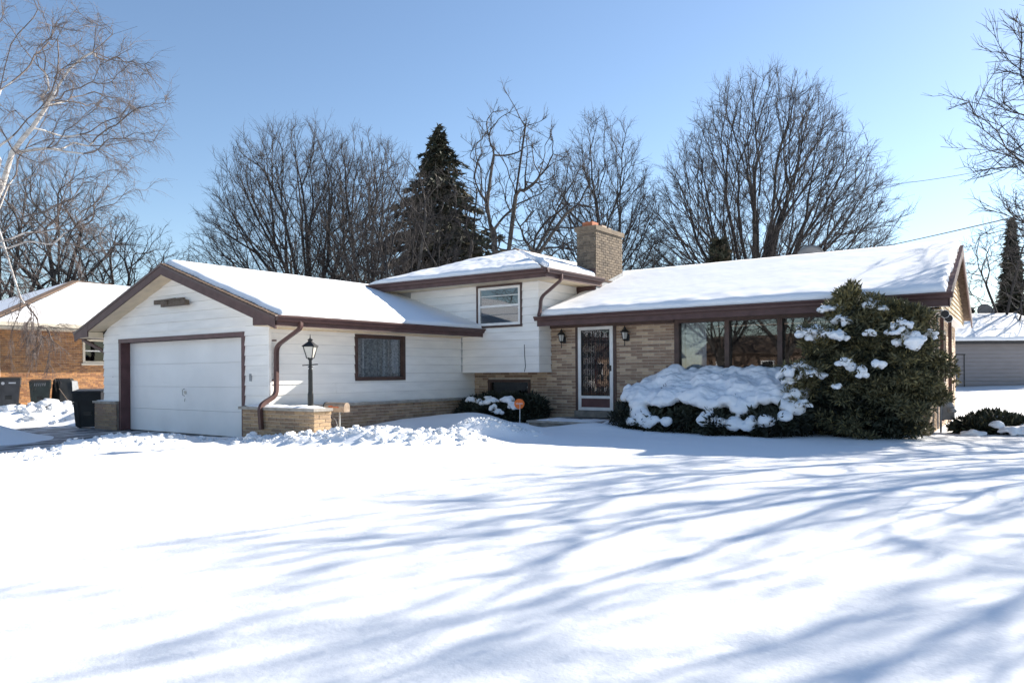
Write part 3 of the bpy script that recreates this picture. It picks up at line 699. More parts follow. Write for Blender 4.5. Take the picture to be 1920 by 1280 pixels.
# rake soffits
for sx, xe in ((1, gEX), (-1, gEL)):
    xi = xe - sx * 0.70
    mb = MB(); mb.hexa([(xi, GF + 0.03, EZ + 0.70 * SL - 0.25), (xi, GY, EZ + 0.70 * SL - 0.25), (RX, GY, RZ - 0.25), (RX, GF + 0.03, RZ - 0.25), (xi, GF + 0.03, EZ + 0.70 * SL - 0.235), (xi, GY, EZ + 0.70 * SL - 0.235), (RX, GY, RZ - 0.235), (RX, GF + 0.03, RZ - 0.235)] if sx > 0 else
                       [(RX, GF + 0.03, RZ - 0.25), (RX, GY, RZ - 0.25), (xi, GY, EZ + 0.70 * SL - 0.25), (xi, GF + 0.03, EZ + 0.70 * SL - 0.25), (RX, GF + 0.03, RZ - 0.235), (RX, GY, RZ - 0.235), (xi, GY, EZ + 0.70 * SL - 0.235), (xi, GF + 0.03, EZ + 0.70 * SL - 0.235)])
    mb.build('rake_soffit', M['soffit'], house)
# eave fascias, soffits and gutters
def gutter(pts, name='gutter', outward=(1, 0, 0), h=0.105, d=0.10, parent=None):
    """K-style channel swept along pts (top back edge), profile bulging outward"""
    o = Vector(outward); mb = MB(); P = [Vector(p) for p in pts]
    prof = [(0, -h), (d * 0.55, -h), (d * 0.68, -h * 0.55), (d, -h * 0.30), (d, 0), (d - 0.012, 0), (d - 0.014, -0.02), (0.01, -0.03), (0, 0)]
    for a, b in zip(P, P[1:]):
        n_ = len(prof); vs = [a + o * x + Vector((0, 0, z)) for x, z in prof] + [b + o * x + Vector((0, 0, z)) for x, z in prof]
        mb.add(vs, [(k, (k + 1) % n_, n_ + (k + 1) % n_, n_ + k) for k in range(n_)] + [tuple(reversed(range(n_))), tuple(range(n_, 2 * n_))])
    return mb.build(name, M['gutter'], parent or house)
mb = MB(); mb.box(gEX - 0.03, gEX, GF + 0.026, 15.66, 2.27, 2.445); mb.build('fascia', M['brown'], house)
mb = MB(); mb.box(GX1 + 0.021, gEX - 0.03, GF + 0.03, 15.46, 2.285, 2.30); mb.build('soffit', M['soffit'], house)
mb = MB(); mb.box(GX1 + 0.021, GX1 + 0.035, GY, 15.42, 2.25, 2.285); mb.build('frieze_board', M['soffit'], house)
gutter([(gEX, GF + 0.0, 2.47), (gEX, 15.76, 2.475)])
mb = MB(); mb.box(gEL, gEL + 0.03, GF + 0.026, GB, 2.27, 2.445); mb.build('fascia', M['brown'], house)
mb = MB(); mb.box(gEL + 0.03, GX0, GF + 0.03, GB, 2.285, 2.30); mb.build('soffit', M['soffit'], house)
gutter([(gEL, GB, 2.47), (gEL, GF, 2.47)], outward=(-1, 0, 0))
mb = MB(); mb.sweep([(gEL - 0.05, 9.25, 2.38), (gEL - 0.05, 9.26, 2.26), (gEL + 0.45, 9.46, 2.0), (gEL + 0.62, 9.5, 1.9), (gEL + 0.63, 9.5, 0.3)], 0.075, 0.055, (0, 1, 0)); mb.build('downspout', M['gutter'], house)
def spout(pts, name='downspout', w=0.085, d=0.065, ref=(0.3, 1, 0)):
    mb = MB(); P = [Vector(p) for p in pts]; Q = [P[0]]
    for i in range(1, len(P) - 1):   # round the elbows
        a, b, c = P[i - 1], P[i], P[i + 1]; r = min(0.13, (b - a).length * 0.45, (c - b).length * 0.45)
        s0, s1 = b + (a - b).normalized() * r, b + (c - b).normalized() * r
        for t in (0, 0.2, 0.4, 0.6, 0.8, 1.0): Q.append(s0 * (1 - t) ** 2 + b * 2 * t * (1 - t) + s1 * t * t)
    Q.append(P[-1]); mb.sweep(Q, w, d, ref); return mb.build(name, M['gutter'], house)
spout([(-12.03, 9.60, 2.40), (-12.03, 9.60, 2.24), (-12.66, 9.50, 1.90), (-12.67, 9.50, 0.92), (-12.62, 9.07, 0.72), (-12.57, 9.07, 0.26)], ref=(1, 0.25, 0))
mb = MB(); mb.box(-12.76, -12.62, 9.46, 9.475, 1.20, 1.235); mb.box(-12.76, -12.62, 9.46, 9.475, 2.0, 2.03); mb.build('downspout_strap', M['gutter'], house)

# main roof
RY, RYZ, EY, MZ, MSL = 19.6, 4.12, 15.43, 2.70, 0.3405
XE0, XE1, XR1 = -10.30, -1.48, -1.62
mr = roof_slab('main_roof', [(XE0, EY, MZ), (XE1, EY, MZ), (XR1, RY, RYZ), (XE0, RY, RYZ)], 0.05, M['shingle'], house)
roof_slab('roof_slope', [(XE0, 23.77, MZ), (-1.76, 23.77, MZ), (XR1, RY, RYZ), (XE0, RY, RYZ)], 0.05, M['shingle'], mr)
for k in range(40):      # shingle ends along the right rake
    t0, t1 = k / 40, (k + 1) / 40 + 0.004
    y0, y1 = EY + (RY - EY) * t0, EY + (RY - EY) * t1; z0, z1 = MZ + (RYZ - MZ) * t0, MZ + (RYZ - MZ) * t1; x0, x1 = XE1 + (XR1 - XE1) * t0, XE1 + (XR1 - XE1) * t1
    mb = MB(); mb.hexa([(x0 - 0.2, y0, z0 - 0.004), (x0 + 0.012, y0, z0 - 0.004), (x1 + 0.012, y1, z1 - 0.004), (x1 - 0.2, y1, z1 - 0.004), (x0 - 0.2, y0, z0 + 0.022), (x0 + 0.012, y0, z0 + 0.022), (x1 + 0.012, y1, z1 + 0.008), (x1 - 0.2, y1, z1 + 0.008)])
    mb.build('shingle', M['maroon'], mr)
mb = MB(); mb.box(-10.33, XE1 - 0.02, EY - 0.0, EY + 0.03, 2.475, 2.685); mb.build('fascia', M['brown'], house)
mb = MB(); mb.box(-10.29, XE1 - 0.02, EY + 0.03, MY - 0.013, 2.515, 2.53); mb.build('soffit', M['soffit'], house)
mb = MB(); mb.box(-10.29, BIG[0], 15.955, 16.015, 2.44, 2.515); mb.build('frieze_board', M['windowbrown'], house)
gutter([(-10.38, EY, 2.715), (XE1 + 0.05, EY, 2.72)], outward=(0, -1, 0))
for xa, xb, ya, yb, za, zb in ((XE1, XR1, EY, RY, MZ, RYZ), (XR1, -1.76, RY, 23.77, RYZ, MZ)):
    mb = MB(); mb.hexa([(xa - 0.03, ya, za - 0.24), (xa, ya, za - 0.24), (xb, yb, zb - 0.24), (xb - 0.03, yb, zb - 0.24), (xa - 0.03, ya, za - 0.03), (xa, ya, za - 0.03), (xb, yb, zb - 0.03), (xb - 0.03, yb, zb - 0.03)]); mb.build('rake_board', M['brown'], house)
# tan sided gable, standing proud of the brick below on a boxed soffit
gw = MB(); gw.prism([(-1.70, 15.9, 2.46), (-1.70, 23.3, 2.46), (-1.70, 19.6, 3.86)], (-0.1, 0, 0)); gw = gw.build('gable_wall', M['yellowsiding'], house); SWING.append(gw)
side_wall('X', -1.70, 1, 15.85, 23.3, 2.46, 3.9, [], gw, M['yellowsiding'], exp=0.105, clip=lambda z: (19.6 - (3.90 - z) / MSL, 19.6 + (3.90 - z) / MSL), joints=99)
mb = MB(); mb.box(MX1, -1.66, MY, 23.2, 2.44, 2.46); SWING.append(mb.build('gable_soffit', M['white'], house))
mb = MB(); mb.box(MX1 + 0.012, XE1 - 0.06, EY + 0.03, MY - 0.02, 2.50, 2.514); mb.build('eave_return', M['white'], house)
piv = Vector((MX1, MY, 0)); rotm = Matrix.Translation(piv) @ Matrix.Rotation(math.radians(1.9), 4, 'Z') @ Matrix.Translation(-piv)
for o in SWING: o.matrix_basis = rotm      # the right wall runs back slightly inward
# floodlights under the gable soffit
for k, (yy_, zz_) in enumerate(((16.15, 2.40), (16.75, 2.35))):
    fl = thing('floodlight', 'white floodlight with dark lens under the right gable, ' + ('nearer the front corner' if k == 0 else 'farther from the front corner'), 'floodlight', (-1.72, yy_, zz_), 'floodlights on the right gable')
    mb = MB(); mb.tube([(-1.72, yy_ + 0.2, zz_ + 0.05), (-1.68, yy_ + 0.08, zz_), (-1.64, yy_ - 0.03, zz_ - 0.02), (-1.63, yy_ - 0.06, zz_ - 0.025)], [0.03, 0.05, 0.075, 0.08], 12); mb.build('housing', M['white'], fl, True)
    mb = MB(); mb.tube([(-1.63, yy_ - 0.058, zz_ - 0.025), (-1.628, yy_ - 0.066, zz_ - 0.027)], 0.07, 12); mb.build('lens', M['black'], fl)
    mb = MB(); mb.tube([(-1.72, yy_ + 0.2, zz_ + 0.05), (-1.76, yy_ + 0.25, 2.44)], 0.018, 8); mb.build('bracket', M['white'], fl)
spout([(-1.83, 17.55, 2.44), (-1.83, 17.55, 0.3)], w=0.07, d=0.05, ref=(0, 1, 0)); spout([(-1.83, 19.0, 2.44), (-1.83, 19.0, 0.3)], w=0.07, d=0.05, ref=(0, 1, 0))
mb = MB(); mb.tube([(-1.8, 16.5, 2.4), (-1.8, 16.48, 1.2), (-1.8, 16.5, 0.2)], 0.014, 6); mb.build('conduit', M['meter'], house)

# upper hip roof
HW = 3.0; HX1, HX0, HY = -9.70, -15.70, 14.88; HZ, HSL = 3.80, 0.333
pk = (-12.70, HY + HW, HZ + HW * HSL); pb = (-12.70, 20.2, HZ + HW * HSL); HB = 23.2
hr = roof_slab('upper_roof', [(HX0, HY, HZ), (HX1, HY, HZ), (pk[0] + 0.01, pk[1], pk[2]), (pk[0] - 0.01, pk[1], pk[2])], 0.05, M['shingle'], house)
roof_slab('roof_slope', [(HX1, HY, HZ), (HX1, HB, HZ), pb, pk], 0.05, M['shingle'], hr)
roof_slab('roof_slope', [(HX0, HB, HZ), (HX0, HY, HZ), pk, pb], 0.05, M['shingle'], hr)
roof_slab('roof_slope', [(HX1, HB, HZ), (HX0, HB, HZ), (pb[0] - 0.01, pb[1], pb[2]), (pb[0] + 0.01, pb[1], pb[2])], 0.05, M['shingle'], hr)
mb = MB(); mb.prism([(-12.95, pk[1] - 0.1, pk[2] + 0.02), (-12.45, pk[1] - 0.1, pk[2] + 0.02), (-12.55, pk[1] - 0.1, pk[2] + 0.10), (-12.7, pk[1] - 0.1, pk[2] + 0.165), (-12.85, pk[1] - 0.1, pk[2] + 0.10)], (0, 2.2, 0)); mb.build('ridge_vent', M['shingle'], hr)
mb = MB(); mb.box(HX0, HX1 - 0.03, HY, HY + 0.03, 3.60, 3.785); mb.build('fascia', M['brown'], house)
mb = MB(); mb.box(HX1 - 0.03, HX1, HY, 17.6, 3.60, 3.785); mb.build('fascia', M['brown'], house)
mb = MB(); mb.box(HX1 - 0.03, HX1, 18.9, HB, 3.60, 3.785); mb.build('fascia', M['brown'], house)
mb = MB(); mb.box(HX0 + 0.03, HX1 - 0.03, HY + 0.03, UY - 0.021, 3.605, 3.62); mb.box(UX1 + 0.021, HX1 - 0.03, UY - 0.021, 17.33, 3.605, 3.62); mb.build('soffit', M['soffit'], house)
gutter([(HX0, HY, 3.83), (HX1 + 0.10, HY, 3.80)], outward=(0, -1, 0)); gutter([(HX1, HY - 0.1, 3.80), (HX1, 17.62, 3.82)])
spout([(-9.66, 15.50, 3.72), (-9.66, 15.50, 3.58), (-10.19, 15.40, 3.18), (-10.20, 15.39, 2.90), (-10.22, 15.34, 2.72)], ref=(1, 0.25, 0))
# chimney
CX0, CX1, CY0, CY1, CZ = -10.315, -9.75, 17.35, 18.85, 5.20
ch = MB(); ch.box(CX0, CX1, CY0, CY1, 2.5, CZ - 0.12); ch = ch.build('chimney', M['mortardark'], house)
brickwork('Y', CY0, -1, CX0, CX1, 3.9, CZ - 0.13, [], BRC, ch, L=0.215, seed=21); brickwork('X', CX1, 1, CY0, CY1, 3.35, CZ - 0.13, [], BRC[:1] + BRC[:1] + BRC[1:], ch, L=0.215, seed=22)
mb = MB(); mb.box(CX0 - 0.05, CX1 + 0.05, CY0 - 0.05, CY1 + 0.05, CZ - 0.12, CZ); mb.build('crown_course', BRC[0], ch)
for (a, b, c, d_, z1, m_) in ((-10.20, -9.90, 17.45, 17.78, CZ + 0.14, 'clay'), (-10.18, -9.92, 18.02, 18.28, CZ + 0.13, 'flue'), (-10.15, -9.95, 18.45, 18.62, CZ + 0.12, 'flue')):
    mb = MB(); mb.box(a, b, c, d_, CZ, z1); mb.build('flue_tile', M[m_], ch)
mb = MB(); mb.box(CX0 + 0.01, CX1 + 0.012, CY0 - 0.02, CY0 - 0.016 + 0.002, 3.62, 4.06); mb.box(CX0 - 0.0, CX1 + 0.004, CY0 - 0.06, CY0 - 0.016, 3.0, 3.60); mb.build('front_flashing', M['brown'], ch)
mb = MB(); mb.hexa([(CX1 + 0.014, CY0 - 0.02, 3.30), (CX1 + 0.020, CY0 - 0.02, 3.30), (CX1 + 0.020, CY1, 3.80), (CX1 + 0.014, CY1, 3.80), (CX1 + 0.014, CY0 - 0.02, 3.58), (CX1 + 0.020, CY0 - 0.02, 3.58), (CX1 + 0.020, CY1, 4.11), (CX1 + 0.014, CY1, 4.11)]); mb.build('side_flashing', M['meter'], ch)
# snow on the roofs
snow_slab('roof_snow', [(gEX - 0.01, GF + 0.14, EZ + 0.02), (gEX - 0.01, 21.8, EZ + 0.02), (RX, 21.8, RZ + 0.02), (RX, GF + 0.14, RZ + 0.02)], 0.10, 150, 60, 'snow covering the garage roof', edge=(0.18, 0.1, 0.16, 0), seed=1.0)
snow_slab('roof_snow', [(gEL, 21.8, EZ + 0.02), (gEL, GF + 0.14, EZ + 0.02), (RX, GF + 0.14, RZ + 0.02), (RX, 21.8, RZ + 0.02)], 0.09, 60, 30, 'snow on the far slope of the garage roof', edge=(0.1, 0.12, 0.14, 0), seed=2.0)
snow_slab('roof_snow', [(XE0 + 0.03, EY - 0.02, MZ + 0.012), (XE1 - 0.06, EY - 0.02, MZ + 0.012), (XR1 - 0.05, RY, RYZ + 0.012), (XE0 + 0.03, RY, RYZ + 0.012)], 0.13, 180, 80, 'snow covering the long main roof', edge=(0.3, 0.12, 0.22, 0), seed=3.0, amp=0.006)
snow_slab('roof_snow', [(-1.82, 23.7, MZ + 0.012), (XE0, 23.7, MZ + 0.012), (XE0, RY, RYZ + 0.012), (XR1 - 0.05, RY, RYZ + 0.012)], 0.12, 60, 30, 'snow on the back slope of the main roof', edge=(0.1, 0.1, 0.15, 0), seed=4.0)
snow_slab('roof_snow', [(HX0, HY + 0.02, HZ + 0.03), (HX1 - 0.15, HY + 0.02, HZ + 0.03), (pk[0] + 0.01, pk[1], pk[2] + 0.03), (pk[0] - 0.01, pk[1], pk[2] + 0.03)], 0.10, 140, 60, 'thin uneven snow on the front of the upper roof', edge=(0.1, 0.05, 0.3, 0), seed=5.0, amp=0.03, holes=0.0, wav=0.06)
snow_slab('roof_snow', [(HX1 - 0.03, HY + 0.15, HZ + 0.03), (HX1 - 0.03, 17.3, HZ + 0.03), (-12.0, 20.2, pb[2] - 0.2), (pk[0], pk[1], pk[2] + 0.03)], 0.13, 60, 50, 'rounded snow on the right slope of the upper roof', edge=(0.05, 0.15, 0.3, 0), seed=6.0, amp=0.03)
snow_slab('roof_snow', [(HX0, HB - 0.2, HZ + 0.03), (HX0, HY + 0.1, HZ + 0.03), (pk[0], pk[1], pk[2] + 0.03), (pb[0], pb[1], pb[2] + 0.03)], 0.10, 40, 30, 'snow on the left slope of the upper roof', edge=(0.1, 0.05, 0.2, 0), seed=7.0)
# drifts where the garage roof meets the upper eave
mb = MB()

# ---- wall lanterns by the door
def sconce(x, label):
    t = thing('wall_lantern', label, 'lantern', (x, 15.9, 2.2), 'wall lanterns beside the front door')
    mb = MB(); mb.lathe(x, 15.90, [(0.0, 1.94), (0.012, 1.95), (0.008, 2.06), (0.035, 2.08), (0.05, 2.10), (0.03, 2.115)], 8); mb.build('finial', M['black'], t)
    mb = MB(); mb.lathe(x, 15.90, [(0.05, 2.115), (0.078, 2.27)], 6); mb.build('glass', M['lampglass'], t)
    mb = MB()
    for k in range(6):
        q = 2 * math.pi * k / 6; c, s_ = math.cos(q), math.sin(q); mb.bar((x + 0.053 * c, 15.90 + 0.053 * s_, 2.11), (x + 0.082 * c, 15.90 + 0.082 * s_, 2.275), 0.011)
    mb.build('cage', M['black'], t)
    mb = MB(); mb.lathe(x, 15.90, [(0.105, 2.265), (0.10, 2.285), (0.05, 2.335), (0.03, 2.345), (0.035, 2.37), (0.015, 2.39), (0.006, 2.43)], 10); mb.build('hood', M['black'], t)
    mb = MB(); mb.lathe(x + 0.02, 15.995, [(0.0, 2.06), (0.06, 2.07), (0.06, 2.22), (0.0, 2.24)], 10, sy=0.35); mb.tube([(x + 0.02, 16.0, 2.15), (x + 0.02, 15.95, 2.10), (x, 15.90, 2.09)], 0.012, 6); mb.build('bracket', M['black'], t)
sconce(-9.92, 'black wall lantern on the brick to the left of the front door')
sconce(-8.17, 'black wall lantern on the brick to the right of the front door')

# ---- brick planter wall by the garage corner
pl = thing('brick_planter', 'low brick planter wall with stone cap at the garage corner, right end sunlit', 'planter', (-12.2, 9.35, 0))
mb = MB(); mb.box(-13.29, -11.11, 9.16, 9.55, -0.1, 0.64); core = mb.build('masonry_core', M['mortar'], pl)
brickwork('Y', 9.16, -1, -13.30, -11.10, 0.008, 0.64, [], BRG, core, single=lambda u, z: True, seed=31, L=0.275)
brickwork('X', -11.11, 1, 9.15, 9.56, 0.008, 0.64, [], BRG[:1] + BRG[2:], core, single=lambda u, z: True, seed=32, L=0.275)
mb = MB(); mb.box(-13.39, -11.06, 9.11, 9.57, 0.64, 0.695); mb.build('cap', M['stone'], pl)
def low_snow(name, x0, x1, y0, y1, z, th, label, seed=0):
    n_, m_ = max(4, int((x1 - x0) / 0.05)), max(4, int((y1 - y0) / 0.05)); V = []; 
    for j in range(m_ + 1):
        for i in range(n_ + 1):
            x, y = x0 + (x1 - x0) * i / n_, y0 + (y1 - y0) * j / m_
            e = min(1, min(i, n_ - i) / 3) * min(1, min(j, m_ - j) / 2)
            V.append((x, y, z - 0.01 + e * (0.01 + max(-0.005, th + th * 0.9 * fbm(x * 3 + seed, y * 3, 1, 3)))))
    I_ = np.arange((n_ + 1) * (m_ + 1)).reshape(m_ + 1, n_ + 1)
    o = np_mesh(name, V, np.stack([I_[:-1, :-1], I_[:-1, 1:], I_[1:, 1:], I_[1:, :-1]], -1).reshape(-1, 4), M['bushsnow'], smooth=True, kind='stuff'); o['label'] = label
low_snow('ledge_snow', -13.35, -11.1, 9.13, 9.56, 0.695, 0.03, 'thin snow lying on the planter cap')
low_snow('ledge_snow', -12.74, -12.56, 10.4, 15.9, 0.70, 0.012, 'thin snow on the cap along the garage side', 4)
low_snow('ledge_snow', -9.7, -8.1, 14.25, 15.2, 0.245, 0.02, 'trodden snow on the stoop', 9)
low_snow('ledge_snow', -19.83, -18.75, 9.31, 9.40, 0.70, 0.02, 'thin snow on the pier beside the garage door', 12)
# lamp post on the planter
lp = thing('lamp_post', 'black lamp post with four sided lantern standing on the brick planter', 'lamp', (-11.52, 9.42, 0.7)); lx, ly = -11.55, 9.44
mb = MB(); mb.lathe(lx, ly, [(0.055, 0.69), (0.055, 0.95), (0.045, 1.0), (0.042, 1.42), (0.03, 1.44), (0.03, 1.60), (0.05, 1.62), (0.05, 1.635)], 10); mb.build('post', M['black'], lp, False)
mb = MB(); mb.tube([(lx - 0.19, ly - 0.02, 1.505), (lx + 0.19, ly + 0.02, 1.52)], 0.010, 6); mb.lathe(lx - 0.195, ly - 0.02, [(0.0, 1.49), (0.018, 1.505), (0.0, 1.52)], 6); mb.lathe(lx, ly, [(0.04, 1.46), (0.05, 1.475), (0.04, 1.49)], 10); mb.build('ladder_rest', M['black'], lp)
q4 = math.pi / 4 + 0.5
mb = MB(); mb.lathe(lx, ly, [(0.07, 1.655), (0.138, 1.86)], 4, rot=q4); mb.build('lantern_glass', M['lampglass'], lp)
mb = MB()
for k in range(4):
    a = q4 + k * math.pi / 2; b = a + math.pi / 2
    P0, P1 = (lx + 0.073 * math.cos(a), ly + 0.073 * math.sin(a), 1.64), (lx + 0.143 * math.cos(a), ly + 0.143 * math.sin(a), 1.865); mb.bar(P0, P1, 0.014)
    mb.bar(P1, (lx + 0.143 * math.cos(b), ly + 0.143 * math.sin(b), 1.865), 0.014); mb.bar(P0, (lx + 0.073 * math.cos(b), ly + 0.073 * math.sin(b), 1.64), 0.014)
mb.build('lantern_frame', M['black'], lp)
mb = MB(); mb.lathe(lx, ly, [(0.175, 1.862), (0.17, 1.875), (0.055, 1.95), (0.05, 1.965)], 4, rot=q4); mb.lathe(lx, ly, [(0.035, 1.96), (0.04, 1.975), (0.055, 1.995), (0.03, 2.01), (0.012, 2.025), (0.004, 2.10)], 8); mb.build('lantern_roof', M['black'], lp)

# mailbox
mx, my = -11.30, 9.86
ml = thing('mailbox', 'rust stained metal mailbox with orange flag on a thin post beside the planter', 'mailbox', (mx, my, 0.1), local=True, rz=0.15)
mb = MB(); prof = [(-0.085, 0.0), (0.085, 0.0), (0.085, 0.10)] + [(0.085 * math.cos(t), 0.10 + 0.085 * math.sin(t)) for t in np.linspace(0.2, math.pi - 0.2, 8)] + [(-0.085, 0.10)]
mb.prism([(-0.24, a, 0.50 + b) for a, b in prof], (0.50, 0, 0)); mb.build('box', M['mailmetal'], ml)
mb = MB(); mb.prism([(-0.262, a * 1.06, 0.495 + b * 1.05) for a, b in prof], (0.022, 0, 0)); mb.build('door', M['black'], ml)
mb = MB(); mb.box(-0.12, 0.13, -0.098, -0.090, 0.585, 0.605); mb.box(-0.12, -0.02, -0.098, -0.090, 0.565, 0.625); mb.build('flag', M['orangeflag'], ml)
mb = MB(); mb.tube([(0.08, 0, -0.25), (0.08, 0, 0.5)], 0.017, 8); mb.build('post', M['galv'], ml)
mb = MB(); mb.tube([(0.07, -0.01, 0.16), (-0.0, -0.02, 0.34), (-0.04, -0.02, 0.38)], 0.007, 5); mb.build('newspaper_hook', M['galv'], ml)

# security sign
ss = thing('yard_sign', 'round orange security sign on a thin stake before the low evergreens', 'sign', (-9.98, 14.1, 0.2)); sx, sy, sz = -9.98, 14.15, 0.62
nv = Vector((0.5, -0.86, 0)); tv = Vector((0.86, 0.5, 0))
mb = MB(); n = 28; R_ = 0.118
ring = [Vector((sx, sy, sz)) + tv * R_ * math.cos(2 * math.pi * k / n) + Vector((0, 0, R_ * math.sin(2 * math.pi * k / n))) for k in range(n)]
mb.prism(ring, nv * -0.008); mb.build('disc', M['orange'], ss)
mb = MB(); mb.tube([(sx, sy + 0.012, 0.0), (sx + 0.01, sy + 0.012, sz)], 0.009, 6); mb.build('stake', M['white'], ss)
def text(s_, size, loc, right, upv, m_, parent, name='lettering'):
    cu = bpy.data.curves.new(name, 'FONT'); cu.body = s_; cu.size = size; cu.align_x = 'CENTER'; cu.align_y = 'CENTER'; cu.extrude = 0.001; cu.resolution_u = 2
    cu.materials.append(m_); o = bpy.data.objects.new(name, cu); link(o, parent)
    r_ = Vector(right).normalized(); u_ = Vector(upv).normalized(); n_ = r_.cross(u_)
    o.matrix_basis = Matrix(((r_.x, u_.x, n_.x, loc[0]), (r_.y, u_.y, n_.y, loc[1]), (r_.z, u_.z, n_.z, loc[2]), (0, 0, 0, 1)))
    dg = bpy.context.evaluated_depsgraph_get(); me = bpy.data.meshes.new_from_object(o.evaluated_get(dg)); q = bpy.data.objects.new(name, me); link(q, parent); q.matrix_basis = o.matrix_basis.copy(); bpy.data.objects.remove(o)
    return q
text('vivint', 0.075, Vector((sx, sy, sz + 0.01)) + nv * 0.004, tv, (0, 0.0, 1), M['white'], ss)

# gas meter on the right wall
gm = thing('gas_meter', 'grey gas meter on pipes by the right corner of the house', 'meter', (-1.7, 17.6, 0))
mb = MB(); mb.box(-1.80, -1.58, 17.05, 17.30, 0.35, 0.62); mb.lathe(-1.69, 17.1, [(0.09, 0.60), (0.10, 0.64), (0.07, 0.70), (0.03, 0.71)], 12); mb.build('body', M['meter'], gm)
mb = MB(); mb.tube([(-1.80, 16.95, -0.1), (-1.80, 16.95, 0.70), (-1.74, 17.0, 0.76), (-1.69, 17.08, 0.70)], 0.022, 8); mb.tube([(-1.69, 17.25, 0.60), (-1.69, 17.28, 0.74), (-1.87, 17.28, 0.76)], 0.02, 8); mb.build('pipe', M['meter'], gm)
mb = MB(); mb.lathe(-1.60, 16.98, [(0.06, 0.50), (0.075, 0.52), (0.075, 0.55), (0.06, 0.57)], 12); mb.tube([(-1.69, 17.05, 0.54), (-1.60, 16.98, 0.54)], 0.02, 8); mb.build('regulator', M['meter'], gm)

# ------------------------------------------------------------------ trees
def tubes_np(chains, sides_fn):
    """chains: list of (P (n,3), R (n)) -> V, F(quads)"""
    Vs = []; Fs = []; k = 0
    for P, R in chains:
        n = len(P); s = sides_fn(R[0])
        T = np.empty_like(P); T[1:-1] = P[2:] - P[:-2]; T[0] = P[1] - P[0]; T[-1] = P[-1] - P[-2]
        T /= np.linalg.norm(T, axis=1, keepdims=True) + 1e-9
        ref = np.array([0.23, 0.41, 0.88]) if abs(T[0] @ np.array([0.23, 0.41, 0.88])) < 0.92 else np.array([0.9, -0.3, 0.1])
        A = np.cross(ref, T); A /= np.linalg.norm(A, axis=1, keepdims=True) + 1e-9; B = np.cross(T, A)
        q = 2 * np.pi * np.arange(s) / s
        V = P[:, None] + (A[:, None] * np.cos(q)[None, :, None] + B[:, None] * np.sin(q)[None, :, None]) * R[:, None, None]
        I_ = k + np.arange(n * s).reshape(n, s); J = np.roll(I_, -1, 1)
        Fs.append(np.stack([I_[:-1], J[:-1], J[1:], I_[1:]], -1).reshape(-1, 4)); Vs.append(V.reshape(-1, 3)); k += n * s
    return np.concatenate(Vs), np.concatenate(Fs)

def grow(points, guides, bf=0.35):
    """balanced spanning tree over points. guides: list of polylines [(x,y,z)...]; the first starts at the ground"""
    P = []; par = []; plen = []
    for g_ in guides:
        g_ = [np.array(p, float) for p in g_]
        if not P: P.append(g_[0]); par.append(-1); plen.append(0.0); last = 0; rest = g_[1:]
        else:
            d = [np.linalg.norm(q - g_[0]) for q in P]; last = int(np.argmin(d)); rest = g_[1:] if d[last] < 0.3 else g_
        for p in rest:
            P.append(p); par.append(last); plen.append(plen[last] + np.linalg.norm(p - P[last])); last = len(P) - 1
    pts = np.asarray(points, float); N = len(pts)
    best = np.full(N, 1e9); bp = np.zeros(N, int)
    def relax(i):
        d = np.linalg.norm(pts - P[i], axis=1); c = d * (1 + bf) + bf * plen[i]
        if i == 0: c = c + 3.0
        m_ = c < best; best[m_] = c[m_]; bp[m_] = i
    for i in range(len(P)): relax(i)
    done = np.zeros(N, bool)
    for _ in range(N):
        j = int(np.argmin(np.where(done, 1e12, best))); done[j] = True
        i = bp[j]; P.append(pts[j]); par.append(int(i)); plen.append(plen[i] + np.linalg.norm(pts[j] - P[i])); relax(len(P) - 1)
    return np.array(P), np.array(par)

